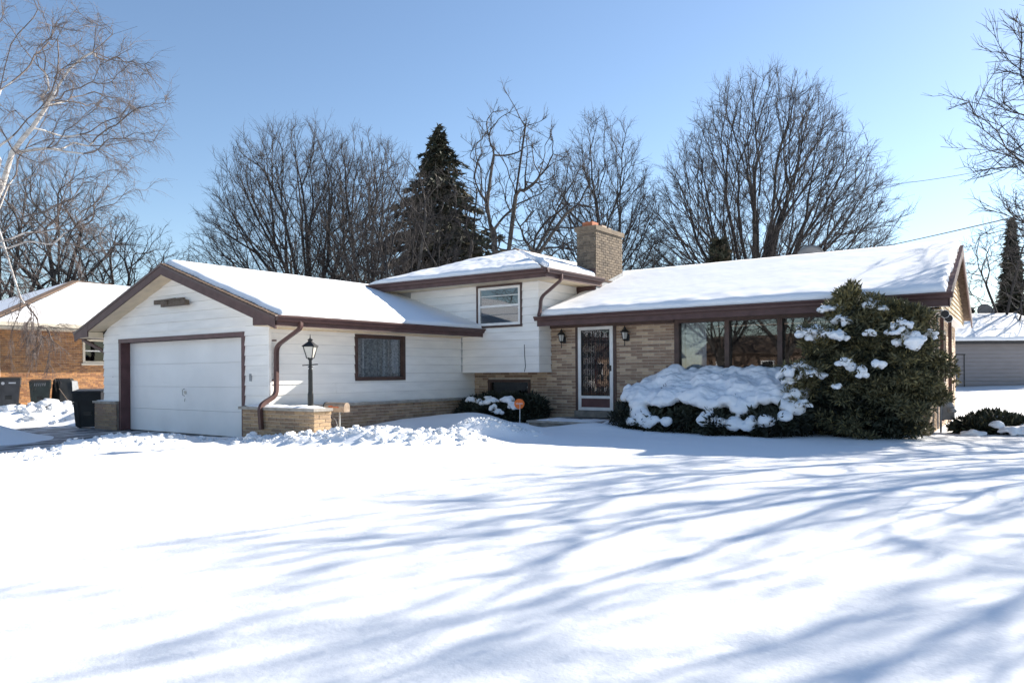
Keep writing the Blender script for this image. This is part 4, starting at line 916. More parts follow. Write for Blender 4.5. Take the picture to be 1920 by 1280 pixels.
def bare_tree(name, label, base, env, n, guides, trunk_r, tip_r=0.006, bf=0.35, barkm='bark', twigm='twig', twigs=2, twig_len=0.5, droop=0.0, seed=1, group=None, rise=0.35, curl=0.03, split=0.06, sub=1, keep=None, twig_max=0.016, shoot=None):
    """env(rs, n) -> crown points, world coordinates"""
    rs = np.random.default_rng(seed)
    pts = env(rs, n)
    P, par = grow(pts, guides, bf)
    N = len(P); kids = [[] for _ in range(N)]
    for i in range(1, N): kids[par[i]].append(i)
    cnt = np.ones(N); order = []; st_ = [0]
    while st_:
        i = st_.pop(); order.append(i); st_ += kids[i]
    for i in reversed(order):
        if par[i] >= 0: cnt[par[i]] += cnt[i]
    ex = math.log(trunk_r / tip_r) / math.log(N); R = tip_r * cnt ** ex
    main = [max(k, key=lambda c: cnt[c]) if k else -1 for k in kids]
    ng = sum(len(g_) for g_ in guides)
    for it in range(7):
        Q = P.copy()
        for i in range(1, N):
            if par[i] >= 0 and main[i] >= 0 and i >= ng: Q[i] = 0.5 * P[i] + 0.25 * (P[par[i]] + P[main[i]])
        P = Q
    P[ng:] += rs.normal(0, curl, (N - ng, 3)) * np.minimum(1, 0.02 / R[ng:])[:, None] ** 0.3
    chains = []; st_ = [0]
    for i in order:
        for c in kids[i]:
            if c != main[i] or i == 0:
                ch_ = [i, c]; k = c
                while main[k] >= 0: k = main[k]; ch_.append(k)
                chains.append(ch_)
    big = []; small = []
    for ch_ in chains:
        p = P[ch_]; r = R[ch_].copy(); r[0] = min(r[0], r[1] * 1.15) if ch_[0] != 0 else r[0]
        if sub > 0 and len(p) > 2:        # Catmull-Rom refinement
            pp = np.vstack([2 * p[0] - p[1], p, 2 * p[-1] - p[-2]]); o_ = []; ro = []
            for k in range(len(p) - 1):
                a, b, c, d_ = pp[k:k + 4]
                for t in (0.0, 0.5):
                    o_.append(0.5 * (2 * b + (c - a) * t + (2 * a - 5 * b + 4 * c - d_) * t * t + (3 * b - a - 3 * c + d_) * t ** 3)); ro.append(r[k] * (1 - t) + r[k + 1] * t)
            p = np.array(o_ + [p[-1]]); r = np.array(ro + [r[-1] * 0.6])
        if ch_[0] == 0: r[0] *= 1.25
        cut = np.argmax(r < split) if (r < split).any() else len(r)
        if cut >= 2: big.append((p[:cut + 1] if cut < len(p) else p, r[:cut + 1] if cut < len(p) else r))
        if cut < len(p) - 1: a = max(cut, 0); small.append((p[a:], r[a:]))
    t = thing(name, label, 'tree', tuple(base), group)
    V, F = tubes_np(big, lambda r: 9 if r > 0.12 else (6 if r > 0.05 else 5)); np_mesh('trunk', V, F, M[barkm], t, smooth=True)
    Vs = []; Fs = []
    V, F = tubes_np(small, lambda r: 4 if r > 0.02 else 3); Vs.append(V); Fs.append(F); nv_ = len(V)
    # fine twigs on the thin wood
    thin = np.where((R < twig_max) & (np.arange(N) >= ng))[0]
    src = np.repeat(thin, twigs)
    if len(src):
        D = P[src] - P[par[src]]; D /= np.linalg.norm(D, axis=1, keepdims=True) + 1e-9
        S0 = P[par[src]] + (P[src] - P[par[src]]) * rs.random((len(src), 1))
        D = D + rs.normal(0, 0.42, D.shape) + np.array([0, 0, rise]); D /= np.linalg.norm(D, axis=1, keepdims=True)
        L = twig_len * (0.35 + 0.9 * rs.random(len(src)) ** 1.5)[:, None]
        S1 = S0 + D * L * 0.5 + rs.normal(0, 0.03, D.shape); D2 = D + rs.normal(0, 0.25, D.shape) + np.array([0, 0, -droop]); D2 /= np.linalg.norm(D2, axis=1, keepdims=True)
        S2 = S1 + D2 * L * 0.5; segs = [(S0, S1, S2)]
        # one side shoot per twig
        for base_, fr in ((S1, 0.55), (S0 + (S1 - S0) * 0.5, 0.5)):
            D3 = D + rs.normal(0, 0.5, D.shape) + np.array([0, 0, rise * 0.6 - droop]); D3 /= np.linalg.norm(D3, axis=1, keepdims=True)
            segs.append((base_, None, base_ + D3 * L * fr + np.array([0, 0, -droop]) * L * 0.15))
        for a, b, c in segs:
            T = c - a; T /= np.linalg.norm(T, axis=1, keepdims=True) + 1e-9
            A = np.cross(T, np.array([0.3, 0.5, 0.81])); A /= np.linalg.norm(A, axis=1, keepdims=True) + 1e-9; B = np.cross(T, A)
            rings = []
            lev = ((a, tip_r * 0.95), (b, tip_r * 0.75), (c, tip_r * 0.35)) if b is not None else ((a, tip_r * 0.75), (c, tip_r * 0.35))
            for p, rr in lev:
                for k in range(3):
                    q = 2 * math.pi * k / 3; rings.append(p + (A * math.cos(q) + B * math.sin(q)) * rr)
            W = np.stack(rings, 1); m_ = len(W); nq = 3 * len(lev); I_ = nv_ + np.arange(m_ * nq).reshape(m_, nq)
            for lv in range(0, nq - 3, 3):
                for k in range(3): Fs.append(np.stack([I_[:, lv + k], I_[:, lv + (k + 1) % 3], I_[:, lv + 3 + (k + 1) % 3], I_[:, lv + 3 + k]], -1))
            Vs.append(W.reshape(-1, 3)); nv_ += m_ * nq
    np_mesh('crown', np.concatenate(Vs), np.concatenate(Fs), M[twigm], t, smooth=False)
    return t

def env_profile(c, prof, flat=1.0, core=0.25):
    """crown of revolution: prof = [(z, r)...]; points thicken towards the outside"""
    zs = np.array([p[0] for p in prof]); rsd = np.array([p[1] for p in prof])
    def f_(rs, n):
        zz = np.linspace(zs[0], zs[-1], 200); rr = np.interp(zz, zs, rsd); cdf = np.cumsum(rr ** 2 + 0.05); cdf /= cdf[-1]
        z = np.interp(rs.random(n), cdf, zz); r = np.interp(z, zs, rsd) * (core + (1 - core) * rs.random(n) ** 0.45) * (1 + 0.10 * rs.normal(0, 1, n).clip(-2, 1))
        a = rs.random(n) * 2 * np.pi; r = r * (1 + 0.10 * np.sin(3 * a + z * 0.4) + 0.08 * np.sin(5 * a - z))
        return np.stack([c[0] + r * np.cos(a), c[1] + r * np.sin(a) * flat, z + rs.normal(0, 0.15, n)], 1)
    return f_

TG = 'bare trees standing behind the house'
# (1) tall linden left of the spruce
def lobed(*parts):
    def f_(rs, n):
        tot = sum(p[1] for p in parts); return np.concatenate([p[0](rs, int(n * p[1] / tot)) for p in parts])
    return f_
def stems(base, tops, z0=1.0, k=4, lean=0.0):
    b = np.array(base, float); out = []
    fork = b + (0, 0, z0)
    out.append([b, b + (0, 0, z0 * 0.5), fork])
    for tp in tops:
        tp = np.array(tp, float); pts = [fork]
        for i in range(1, k + 1):
            s_ = i / k; q = fork * (1 - s_) + tp * s_; q[:2] = fork[:2] * (1 - s_ ** 1.25) + tp[:2] * s_ ** 1.25; pts.append(q)
        out.append(pts)
    return out
def fan(b, c, rad, ztop, z0, n_, seed, k=4, bend=1.35, low=0.55):
    """short trunk and n_ stems fanning out towards a dome"""
    r_ = random.Random(seed); b = np.array(b, float); fork = b + (0, 0, z0); out = [[b, b + (0, 0, z0 * 0.5), fork]]
    for i in range(n_):
        a = 2.399 * i + r_.uniform(-0.3, 0.3); q = math.sqrt((i + 0.5) / n_); tp = np.array([c[0] + rad * q * math.cos(a), c[1] + rad * q * math.sin(a), ztop - (ztop - z0) * low * q ** 2.2])
        st0 = fork + np.array([math.cos(a), math.sin(a), 0]) * 0.25 - np.array([0, 0, z0 * 0.35 * r_.random()]); pts = [out[0][1] if r_.random() < 0.4 else fork]
        for j in range(1, k + 1):
            t = j / k; p = st0 * (1 - t) + tp * t; p[:2] = st0[:2] + (tp[:2] - st0[:2]) * t ** bend; p[:2] += (r_.uniform(-0.15, 0.15), r_.uniform(-0.15, 0.15)); pts.append(p)
        out.append(pts)
    return out
b = (-39.6, 32.3, 0.0); c = (b[0] - 0.4, b[1] - 0.3)
bare_tree('bare_tree', 'tall broad bare tree with a fan of ascending branches left of the spruce', b, env_profile(c, [(4.0, 4.8), (6.5, 6.7), (9.2, 6.9), (12.3, 6.0), (15.1, 4.5), (17.2, 2.6), (18.2, 0.6)], core=0.12), 5200,
          fan(b, c, 3.6, 11.5, 3.6, 13, 1), 0.46, tip_r=0.0085, bf=1.25, twigs=3, twig_len=0.95, rise=0.18, seed=2, group=TG)
b = (-35.6, 33.6, 0.0)
bare_tree('bare_tree', 'bare tree with upright stems just left of the spruce', b, env_profile(b, [(4.0, 3.2), (6.5, 4.6), (10, 4.5), (13.2, 3.4), (16, 1.9), (17.3, 0.3)], core=0.12), 3000,
          fan(b, b, 2.2, 11.5, 3.2, 9, 2), 0.34, tip_r=0.0085, bf=1.1, twigs=3, twig_len=0.9, rise=0.2, seed=3, group=TG)
b = (-23.6, 24.6, 0.0)
bare_tree('bare_tree', 'low scrubby bare tree in front of the spruce', b, env_profile(b, [(2.2, 2.0), (4.0, 3.0), (6.5, 3.3), (9.0, 2.6), (11.3, 0.9), (12, 0.2)]), 900,
          stems(b, [(b[0] - 1.6, b[1], 7.5), (b[0] + 1.3, b[1], 8), (b[0] + 0.2, b[1] + 0.5, 8), (b[0] + 2.4, b[1] - 0.3, 5.5)], 1.0), 0.17, tip_r=0.008, bf=0.3, twigs=3, twig_len=0.7, seed=4, group=TG, barkm='barklight')
b = (-20.6, 27.2, 0.0)
bare_tree('bare_tree', 'open crowned bare tree with crooked leaning limbs left of the chimney', b, lobed((env_profile((b[0] + 1.0, b[1]), [(6.5, 1.6), (8.5, 2.9), (11, 2.5), (13.0, 1.4), (14.0, 0.2)]), 3), (env_profile((b[0] + 3.2, b[1] + 1.2), [(5.5, 1.2), (7.2, 2.2), (9.5, 1.8), (11.4, 0.4)]), 1.6)), 900,
          [[b, (b[0] + 0.1, b[1], 3), (b[0] + 0.2, b[1], 5.0)], [(b[0] + 0.2, b[1], 5.0), (b[0] + 0.1, b[1], 7.3), (b[0] - 0.3, b[1], 9.0), (b[0] + 0.1, b[1], 11.2)], [(b[0] + 0.2, b[1], 5.0), (b[0] + 0.9, b[1], 6.8), (b[0] + 1.3, b[1], 9.2), (b[0] + 1.7, b[1] + 0.2, 12.2)],
           [(b[0] + 0.2, b[1], 5.0), (b[0] + 1.9, b[1] + 0.5, 6.3), (b[0] + 3.1, b[1] + 1.0, 8.1)], [(b[0] + 0.1, b[1], 3), (b[0] - 1.2, b[1] - 0.3, 5.2), (b[0] - 1.2, b[1], 7.2), (b[0] - 0.9, b[1], 9.6)]], 0.22, tip_r=0.010, bf=0.3, twigs=3, twig_len=0.6, seed=5, group=TG, barkm='barklight', rise=0.5)
b = (-19.2, 35.2, 0.0); c = (b[0] - 0.3, b[1])
bare_tree('bare_tree', 'slender bare tree with two straight stems behind the chimney', b, env_profile(c, [(5.0, 3.2), (7.0, 4.0), (9.5, 3.6), (12, 2.7), (14.3, 1.5), (15.6, 0.3)], core=0.12), 2600,
          fan(b, c, 1.8, 11.5, 4.0, 7, 3), 0.27, tip_r=0.007, bf=1.0, twigs=3, twig_len=0.75, rise=0.2, seed=6, group=TG)
b = (-13.6, 42.0, 0.0); c = (b[0] + 0.7, b[1])
bare_tree('bare_tree', 'huge dome crowned bare tree with a fan of stems behind the main roof', b, env_profile(c, [(4.5, 5.2), (6.5, 6.7), (8.8, 6.8), (11.5, 6.1), (14.2, 4.8), (16.4, 3.3), (17.6, 1.8), (18.1, 0.4)], core=0.10), 7200,
          fan(b, c, 4.2, 12.5, 3.4, 16, 4), 0.52, tip_r=0.0075, bf=1.35, twigs=3, twig_len=0.85, rise=0.15, seed=7, group=TG)
TL = 'bare trees beyond the neighbouring house'
b = (-49.4, 21.2, 0.0)
bare_tree('bare_tree', 'bare tree with a straight dark trunk behind the brick neighbour', b, env_profile(b, [(5, 2.5), (8, 4.0), (11, 3.7), (13.8, 2.0), (15, 0.3)]), 1500, stems(b, [(b[0], b[1], 12.5), (b[0] - 1.8, b[1], 10.5), (b[0] + 1.8, b[1] + 0.5, 10), (b[0] + 2.6, b[1], 8)], 4.5), 0.30, tip_r=0.009, bf=0.4, twigs=2, twig_len=0.75, seed=12, group=TL)
b = (-48.6, 24.4, 0.0)
bare_tree('bare_tree', 'spreading bare tree nearest the garage gable', b, env_profile((b[0] + 0.4, b[1] + 0.4), [(4.5, 3.0), (6.5, 4.2), (9, 3.6), (10.8, 2.0), (11.9, 0.3)]), 1300, stems(b, [(b[0] - 1.0, b[1], 9), (b[0] + 1.2, b[1] + 0.4, 9), (b[0] + 3.0, b[1] + 1.0, 8), (b[0] - 2.2, b[1], 8)], 3.0), 0.27, tip_r=0.009, bf=0.38, twigs=2, twig_len=0.75, seed=13, group=TL)
b = (-48.0, 17.6, 0.0)
bare_tree('bare_tree', 'bare tree with several slanting trunks at the left edge', b, env_profile(b, [(3.5, 3.0), (6.5, 4.4), (10, 4.2), (13, 2.4), (14.5, 0.3)]), 1500, stems(b, [(b[0] - 0.6, b[1], 12), (b[0] + 1.0, b[1] + 0.8, 11), (b[0] + 2.4, b[1] + 1.5, 8.5), (b[0] - 2.5, b[1], 9)], 1.2), 0.30, tip_r=0.009, bf=0.4, twigs=2, twig_len=0.75, seed=14, group=TL)
# birch at the left edge
b = (-27.0, 7.4, 0.0)
bk = 22 / 15
def bpt(px, py, d=22.0):     # offline picture measurements turned into positions beside the driveway
    lat = (px - 960) / 1410 * d; return (lat * math.cos(YAW) - d * math.sin(YAW), lat * math.sin(YAW) + d * math.cos(YAW), 1.33 + (699.16 - py) / 1410 * d - 0.00675 * (px - 960) / 1410 * d)
def birch_env(rs, n):
    a = env_profile(bpt(60, 250)[:2], [(5.2, 2.0), (7.5, 3.2), (9.5, 3.3), (11.5, 2.6), (13.5, 1.2)])(rs, int(n * 0.62))
    c = env_profile(bpt(170, 150)[:2], [(7.6, 1.0), (9, 1.9), (10.5, 2.0), (11.8, 0.7)])(rs, int(n * 0.24))
    e = env_profile(bpt(60, 420)[:2], [(4.2, 1.2), (5.6, 2.4), (6.6, 1.6)])(rs, int(n * 0.14))
    return np.concatenate([a, c, e])
bare_tree('birch_tree', 'white barked birch with fine drooping twigs at the left edge', b, birch_env, 900,
          [[b, (b[0] + 0.1, b[1], 2.2), bpt(-60, 470), bpt(6, 350)], [bpt(6, 350), bpt(25, 287), bpt(63, 240), bpt(91, 198), bpt(112, 135), bpt(112, 76), bpt(128, 20)], [bpt(-60, 470), bpt(-26, 260), bpt(4, 169), bpt(25, 84), bpt(52, 50), bpt(76, 18), bpt(80, -40)],
           [bpt(91, 198), bpt(135, 128), bpt(178, 98), bpt(215, 65, 22.4), bpt(262, 50, 22.6)], [bpt(25, 287), bpt(90, 278, 21.6), bpt(160, 288, 21.4), bpt(222, 300, 21.2)], [bpt(4, 169), bpt(40, 150, 21.5), bpt(90, 140, 21.3)],
           [bpt(112, 135), bpt(150, 190, 21.8), bpt(190, 235, 21.6), bpt(230, 250, 21.4)]], 0.110, tip_r=0.005, bf=0.4, barkm='birchbark', twigm='birchtwig', twigs=4, twig_len=0.75, droop=0.5, rise=-0.05, seed=15, curl=0.06, split=0.024)
# low hanging birch sprays over the neighbour's wall
def spray_env(rs, n):
    t = rs.random(n); c0, c1 = np.array(bpt(30, 560, 21.0)), np.array(bpt(95, 655, 21.0))
    return c0 + (c1 - c0) * t[:, None] + rs.normal(0, 1, (n, 3)) * np.array([0.28, 0.28, 0.38])
bare_tree('birch_tree', 'second birch with low hanging pinkish twigs over the neighbour wall', (-26.8, 6.6, 0), spray_env, 70,
          [[(-26.8, 6.6, 0), (-26.7, 6.7, 3), bpt(-45, 430, 21.3), bpt(-30, 350, 21.2)], [bpt(-30, 350, 21.2), bpt(-10, 400, 21.1), bpt(15, 480, 21.0), bpt(40, 560, 21.0)]], 0.030, tip_r=0.005, bf=0.25, barkm='birchbark', twigm='birchtwig', twigs=6, twig_len=0.55, droop=0.9, rise=-0.5, seed=16, split=0.0285, curl=0.05)
# big trees to the right of the picture: one reaches into the frame, both throw branch shadows on the lawn
def right_env(c, prof, flat=1.0):
    return env_profile(c, prof, flat, core=0.35)
b = (4.3, 20.6, 0.0)
bare_tree('bare_tree', 'near bare tree reaching into the picture from the right edge', b, right_env(b, [(2.6, 3.8), (4.2, 5.7), (7.0, 6.0), (9.5, 4.6), (11.6, 2.2), (12.4, 0.3)]), 2900,
          stems(b, [(b[0] - 3.6, b[1] - 2.2, 4.6), (b[0] - 2.8, b[1] + 1.8, 6.2), (b[0] + 0.4, b[1], 9.0), (b[0] - 2.6, b[1] - 2.6, 7.0), (b[0] + 2.8, b[1] + 0.5, 7.0), (b[0] + 0.5, b[1] - 3.4, 6.0), (b[0] - 2.0, b[1] + 0.4, 8.8), (b[0] - 3.4, b[1] - 1.0, 7.6)], 2.2), 0.19, tip_r=0.0065, bf=0.5, twigs=4, twig_len=0.5, seed=23, curl=0.05, group='bare trees right of the house')
b = (14.0, 38.0, 0.0)
bare_tree('bare_tree', 'large bare tree right of the picture casting soft shadows over the near lawn', b, right_env(b, [(8, 4.0), (11, 7.0), (15, 7.2), (18, 5.0), (20.4, 0.6)]), 800,
          stems(b, [(b[0] - 3.6, b[1] - 0.4, 12.4), (b[0] - 2.2, b[1] + 2.0, 13), (b[0] + 0.4, b[1], 16), (b[0] - 1.6, b[1] - 2.0, 14), (b[0] + 3.0, b[1] + 0.4, 13)], 6.0), 0.20, tip_r=0.012, bf=0.4, twigs=2, twig_len=0.9, seed=24, curl=0.07, group='bare trees right of the house')
b = (9.6, 31.0, 0.0)
bare_tree('bare_tree', 'tall bare tree right of the picture behind the nearest one, shading the lower lawn', b, right_env(b, [(8, 3.2), (10, 4.8), (13, 5.0), (15.5, 3.8), (17.4, 0.6)]), 750,
          stems(b, [(b[0] - 2.6, b[1] - 0.4, 12), (b[0] - 1.6, b[1] + 1.8, 12.5), (b[0] + 0.4, b[1], 15), (b[0] - 1.2, b[1] - 2.0, 13.5), (b[0] + 2.4, b[1] + 0.4, 12.5)], 6.0), 0.18, tip_r=0.011, bf=0.4, twigs=2, twig_len=0.8, seed=26, curl=0.07, group='bare trees right of the house')
b = (-2.4, 53.5, 0.2)
bare_tree('bare_tree', 'thin bare tree behind the grey outbuilding', b, env_profile(b, [(4, 2.0), (6.5, 3.0), (9, 2.4), (10.4, 0.4)]), 420, stems(b, [(b[0] - 1.2, b[1], 7.5), (b[0] + 1.0, b[1], 8.5)], 3.0), 0.11, tip_r=0.011, bf=0.25, twigs=3, twig_len=0.9, seed=25)

# evergreens behind
def conifer(name, label, base, h, rad, nwh, seed, needles=26, droop=0.35, narrow=False, size=0.20, tri=1.0, z0=0.8, group=None, top=0.10, mats=('needle', 'needle2')):
    rs = np.random.default_rng(seed); t = thing(name, label, 'tree', base, group); bx_, by_, bz = base
    mb = MB(); mb.tube([(bx_, by_, bz - 0.2), (bx_, by_, bz + h * 0.5), (bx_, by_, bz + h)], [h * 0.014, h * 0.009, 0.015], 8); mb.build('trunk', M['bark'], t, True)
    Q = []; br = MB()
    for wv in range(nwh):
        s_ = (wv + rs.random() * 0.6) / nwh; z = bz + z0 + (h - z0) * s_; L = rad * ((1 - s_) ** (0.92 if not narrow else 0.5)) * (0.72 + 0.45 * rs.random()) + top
        nb_ = int(5 + 3 * rs.random()) if not narrow else 6
        a0 = rs.random() * 6.28
        for k in range(nb_):
            a = a0 + 2 * math.pi * k / nb_ + rs.normal(0, 0.2); l_ = L * (0.7 + 0.45 * rs.random())
            dirn = np.array([math.cos(a), math.sin(a), 0.0]); side = np.array([-dirn[1], dirn[0], 0])
            up_ = 0.9 if narrow else -0.10
            tipz = -droop * l_ * 0.6 if not narrow else l_ * 0.9
            br.tube([(bx_, by_, z), tuple(np.array([bx_, by_, z]) + dirn * l_ * 0.6 + (0, 0, tipz * 0.5)), tuple(np.array([bx_, by_, z]) + dirn * l_ + (0, 0, tipz * 0.8))], [0.03, 0.018, 0.006], 4, cap=False)
            m_ = max(6, int(needles * l_ / max(rad, 0.5)))
            u = rs.random(m_) ** 0.7; p = np.array([bx_, by_, z]) + dirn * (u * l_)[:, None] + side * (rs.normal(0, 0.17, m_) * l_ * (1.15 - u) + rs.normal(0, 0.05, m_))[:, None]
            p[:, 2] += tipz * u ** 1.4 + rs.normal(0, 0.06, m_) - (0.0 if narrow else np.abs(rs.normal(0, 0.10, m_)))
            Q.append((p, np.repeat(dirn[None], m_, 0)))
    br.build('branches', M['twig'], t)
    P = np.concatenate([q[0] for q in Q]); D = np.concatenate([q[1] for q in Q]); n = len(P)
    D = D + rs.normal(0, 0.6, (n, 3)) + np.array([0, 0, 0.5 if narrow else -0.25]); D /= np.linalg.norm(D, axis=1, keepdims=True)
    A = np.cross(D, rs.normal(0, 1, (n, 3))); A /= np.linalg.norm(A, axis=1, keepdims=True) + 1e-9
    L = size * (0.6 + 0.8 * rs.random((n, 1)))
    V = np.stack([P - D * L * 0.4, P + A * L * 0.22 * tri, P + D * L, P - A * L * 0.22 * tri], 1).reshape(-1, 3)
    F = np.arange(n * 4).reshape(n, 4); np_mesh('crown', V, F, [M[mats[0]], M[mats[1]]], t, midx=(rs.random(n) < 0.30).astype(int)); return t
conifer('spruce_tree', 'dark green spruce among bare trees behind the house', (-36.0, 41.2, 0), 19.4, 9.0, 54, 41, needles=270, droop=0.45, size=0.38, z0=1.8)
conifer('spruce_tree', 'narrow dark spruce at the right edge above the grey outbuilding', (-2.2, 60.2, 0.3), 11.2, 1.35, 60, 42, needles=70, droop=0.6, size=0.30, z0=0.6)
AV = 'small arborvitae beyond the roofs'
conifer('arborvitae', 'dark columnar arborvitae at the foot of the huge bare tree', (-13.65, 37.0, 0), 7.9, 1.0, 70, 43, needles=40, narrow=True, size=0.26, z0=0.3, group=AV)
conifer('arborvitae', 'little pointed arborvitae above the outbuilding roof', (-4.4, 56.5, 0.3), 4.9, 0.55, 30, 44, needles=34, narrow=True, size=0.26, z0=0.3, group=AV)
conifer('arborvitae', 'rounded arborvitae against the gable behind the outbuilding', (-5.2, 55.0, 0.3), 4.2, 0.6, 26, 45, needles=34, narrow=True, size=0.26, z0=0.3, group=AV)

# ------------------------------------------------------------------ evergreen shrubs with snow
def foliage(name, blobs, n, m, parent, seed, size=0.09, up_=0.35, out=0.7, tri=0.35, depth=0.35, tips=None, sprig=3):
    """needle sprays spread through the shells of overlapping ellipsoids (cx,cy,cz,rx,ry,rz)"""
    rs = np.random.default_rng(seed); vol = np.array([(b_[3] * b_[4] + b_[4] * b_[5] + b_[3] * b_[5]) for b_ in blobs]); pick = rs.choice(len(blobs), n, p=vol / vol.sum()); B = np.array(blobs)[pick]
    d = rs.normal(0, 1, (n, 3)); d /= np.linalg.norm(d, axis=1, keepdims=True)
    rr = 1 - depth * rs.random((n, 1)) ** 1.6 + 0.05 * rs.normal(0, 1, (n, 1))
    P = B[:, :3] + d * B[:, 3:] * rr
    keep = P[:, 2] > 0.08; P, d = P[keep], d[keep]; n = len(P)
    Vs = []; mi = []
    for k in range(sprig):
        D = d * out + np.array([0, 0, up_]) + rs.normal(0, 0.55, (n, 3)); D /= np.linalg.norm(D, axis=1, keepdims=True)
        A = np.cross(D, rs.normal(0, 1, (n, 3))); A /= np.linalg.norm(A, axis=1, keepdims=True) + 1e-9
        L = size * (0.5 + rs.random((n, 1)))
        Vs.append(np.stack([P, P + D * L * 0.45 + A * L * tri * 0.5, P + D * L, P + D * L * 0.45 - A * L * tri * 0.5], 1)); mi.append(rs.random(n))
    V = np.concatenate(Vs).reshape(-1, 3); F = np.arange(len(V)).reshape(-1, 4)
    mats = [M[m]] + ([M[tips[0]]] if tips else [])
    idx = (np.concatenate(mi) < tips[1]).astype(int) if tips else None
    return np_mesh(name, V, F, mats, parent, midx=idx)
def remesh_blobs(name, spheres, voxel, m, parent=None, disp=0.02, dscale=3.0, smooth_it=3):
    """one smooth skin over many flattened balls"""
    vs = []; fs = []; k = 0
    for (cx, cy, cz, rx, ry, rz) in spheres:
        vs.append(IV * np.array([rx, ry, rz]) + np.array([cx, cy, cz])); fs.append(IF + k); k += len(IV)
    o = np_mesh(name + '_src', np.concatenate(vs), np.concatenate(fs), m)
    md = o.modifiers.new('r', 'REMESH'); md.mode = 'VOXEL'; md.voxel_size = voxel
    ms = o.modifiers.new('s', 'SMOOTH'); ms.iterations = smooth_it; ms.factor = 0.6
    dg = bpy.context.evaluated_depsgraph_get(); me = bpy.data.meshes.new_from_object(o.evaluated_get(dg)); me.name = name
    bpy.data.objects.remove(o)
    co = np.empty(len(me.vertices) * 3, np.float32); me.vertices.foreach_get('co', co); co = co.reshape(-1, 3)
    for i in range(len(co)):
        x, y, z = co[i]; co[i, 2] += disp * fbm(x * dscale, y * dscale, z * dscale, 4)
    me.vertices.foreach_set('co', co.ravel()); me.polygons.foreach_set('use_smooth', [True] * len(me.polygons)); me.update()
    o = bpy.data.objects.new(name, me); link(o, parent); return o

# spreading juniper under the picture window, heaped with snow
rj = random.Random(5)
jb = []
for k in range(60):
    x = rj.uniform(-7.35, -3.75); y = rj.uniform(14.15, 15.75); e = max(0, 1 - ((x + 5.5) / 2.1) ** 4)
    jb.append((x, y, 0.30 + 0.45 * (y - 14.1) / 1.6 * e + rj.uniform(-0.05, 0.05), 0.34, 0.30, 0.26))
jt = thing('juniper_bush', 'wide low juniper heaped with snow under the picture window', 'bush', (-5.5, 15, 0))
foliage('foliage', jb, 15000, 'juniper', jt, 51, size=0.13, up_=0.1, tri=0.30, depth=0.9)
mb = MB(); 
for k in range(14):
    a = rj.uniform(0, 6.28); mb.tube([(-5.5 + rj.uniform(-1.5, 1.5), 15.2, 0.0), (-5.5 + 1.2 * math.cos(a), 15.0 + 0.5 * math.sin(a), 0.25), (-5.5 + 1.9 * math.cos(a), 15.0 + 0.8 * math.sin(a), 0.5)], [0.03, 0.02, 0.01], 5)
mb.build('stems', M['bark'], jt)
sp = []
def jun_top(x, y):
    v = (y - 14.05) / 1.65; e_ = max(0.0, 1 - abs((x + 5.65) / 2.08) ** 7)
    return 0.46 + (0.10 + 0.84 * max(0, v) ** 0.62) * e_ ** 0.6 + 0.17 * noise.noise(Vector((x * 2.0, y * 2.2, 3))) + 0.07 * noise.noise(Vector((x * 4.5, y * 4.5, 8)))
for i in range(27):
    for j in range(12):
        x = -7.42 + i * 0.135 + rj.uniform(-0.05, 0.05); y = 14.08 + j * 0.145 + rj.uniform(-0.05, 0.05)
        q = noise.noise(Vector((x * 2.1, y * 2.6, 5)))
        if j < 2 and q > 0.0: continue
        if j < 4 and q > 0.30: continue
        if 4 <= j < 8 and q > 0.42: continue
        r_ = rj.uniform(0.15, 0.22); zt = jun_top(x, y) - (0.12 if j == 0 else 0)
        sp.append((x, y, zt - r_ * 0.5, r_, r_, r_ * 0.62))
for k in range(46):
    x, y = rj.uniform(-6.9, -4.0), rj.uniform(14.2, 15.3); r_ = rj.uniform(0.13, 0.23); sp.append((x, y, jun_top(x, y) - r_ * 0.25 + rj.uniform(-0.05, 0.04), r_, r_ * 0.9, r_ * 0.55))
for (x, y, z, r_) in ((-7.55, 14.9, 0.93, 0.15), (-7.45, 14.7, 0.80, 0.17), (-7.0, 14.25, 0.50, 0.22), (-6.9, 14.12, 0.36, 0.16), (-7.1, 14.1, 0.30, 0.13), (-6.3, 14.05, 0.34, 0.13), (-5.2, 14.02, 0.36, 0.14), (-4.3, 14.05, 0.42, 0.18), (-4.0, 14.1, 0.5, 0.16)): sp.append((x, y, z, r_, r_, r_ * 0.75))
o = remesh_blobs('bush_snow', sp, 0.028, M['bushsnow'], None, 0.055, 4.5, 2); tag(o, 'thick pillowy snow heaped on the juniper under the picture window', None, kind='stuff')
foliage('sprigs', [(x, y, z, w_, 0.08, 0.07) for x, y, z, w_ in ((-7.45, 14.55, 0.62, 0.22), (-7.1, 14.5, 0.66, 0.20), (-6.62, 14.75, 0.92, 0.07), (-6.5, 14.66, 0.84, 0.06), (-6.05, 14.4, 0.70, 0.16), (-5.55, 14.6, 0.84, 0.05), (-4.95, 14.4, 0.72, 0.10), (-4.2, 14.9, 1.1, 0.12), (-4.15, 14.6, 0.85, 0.10))], 420, 'juniper', jt, 52, size=0.10, up_=0.25, out=0.8, tri=0.26, depth=0.9)

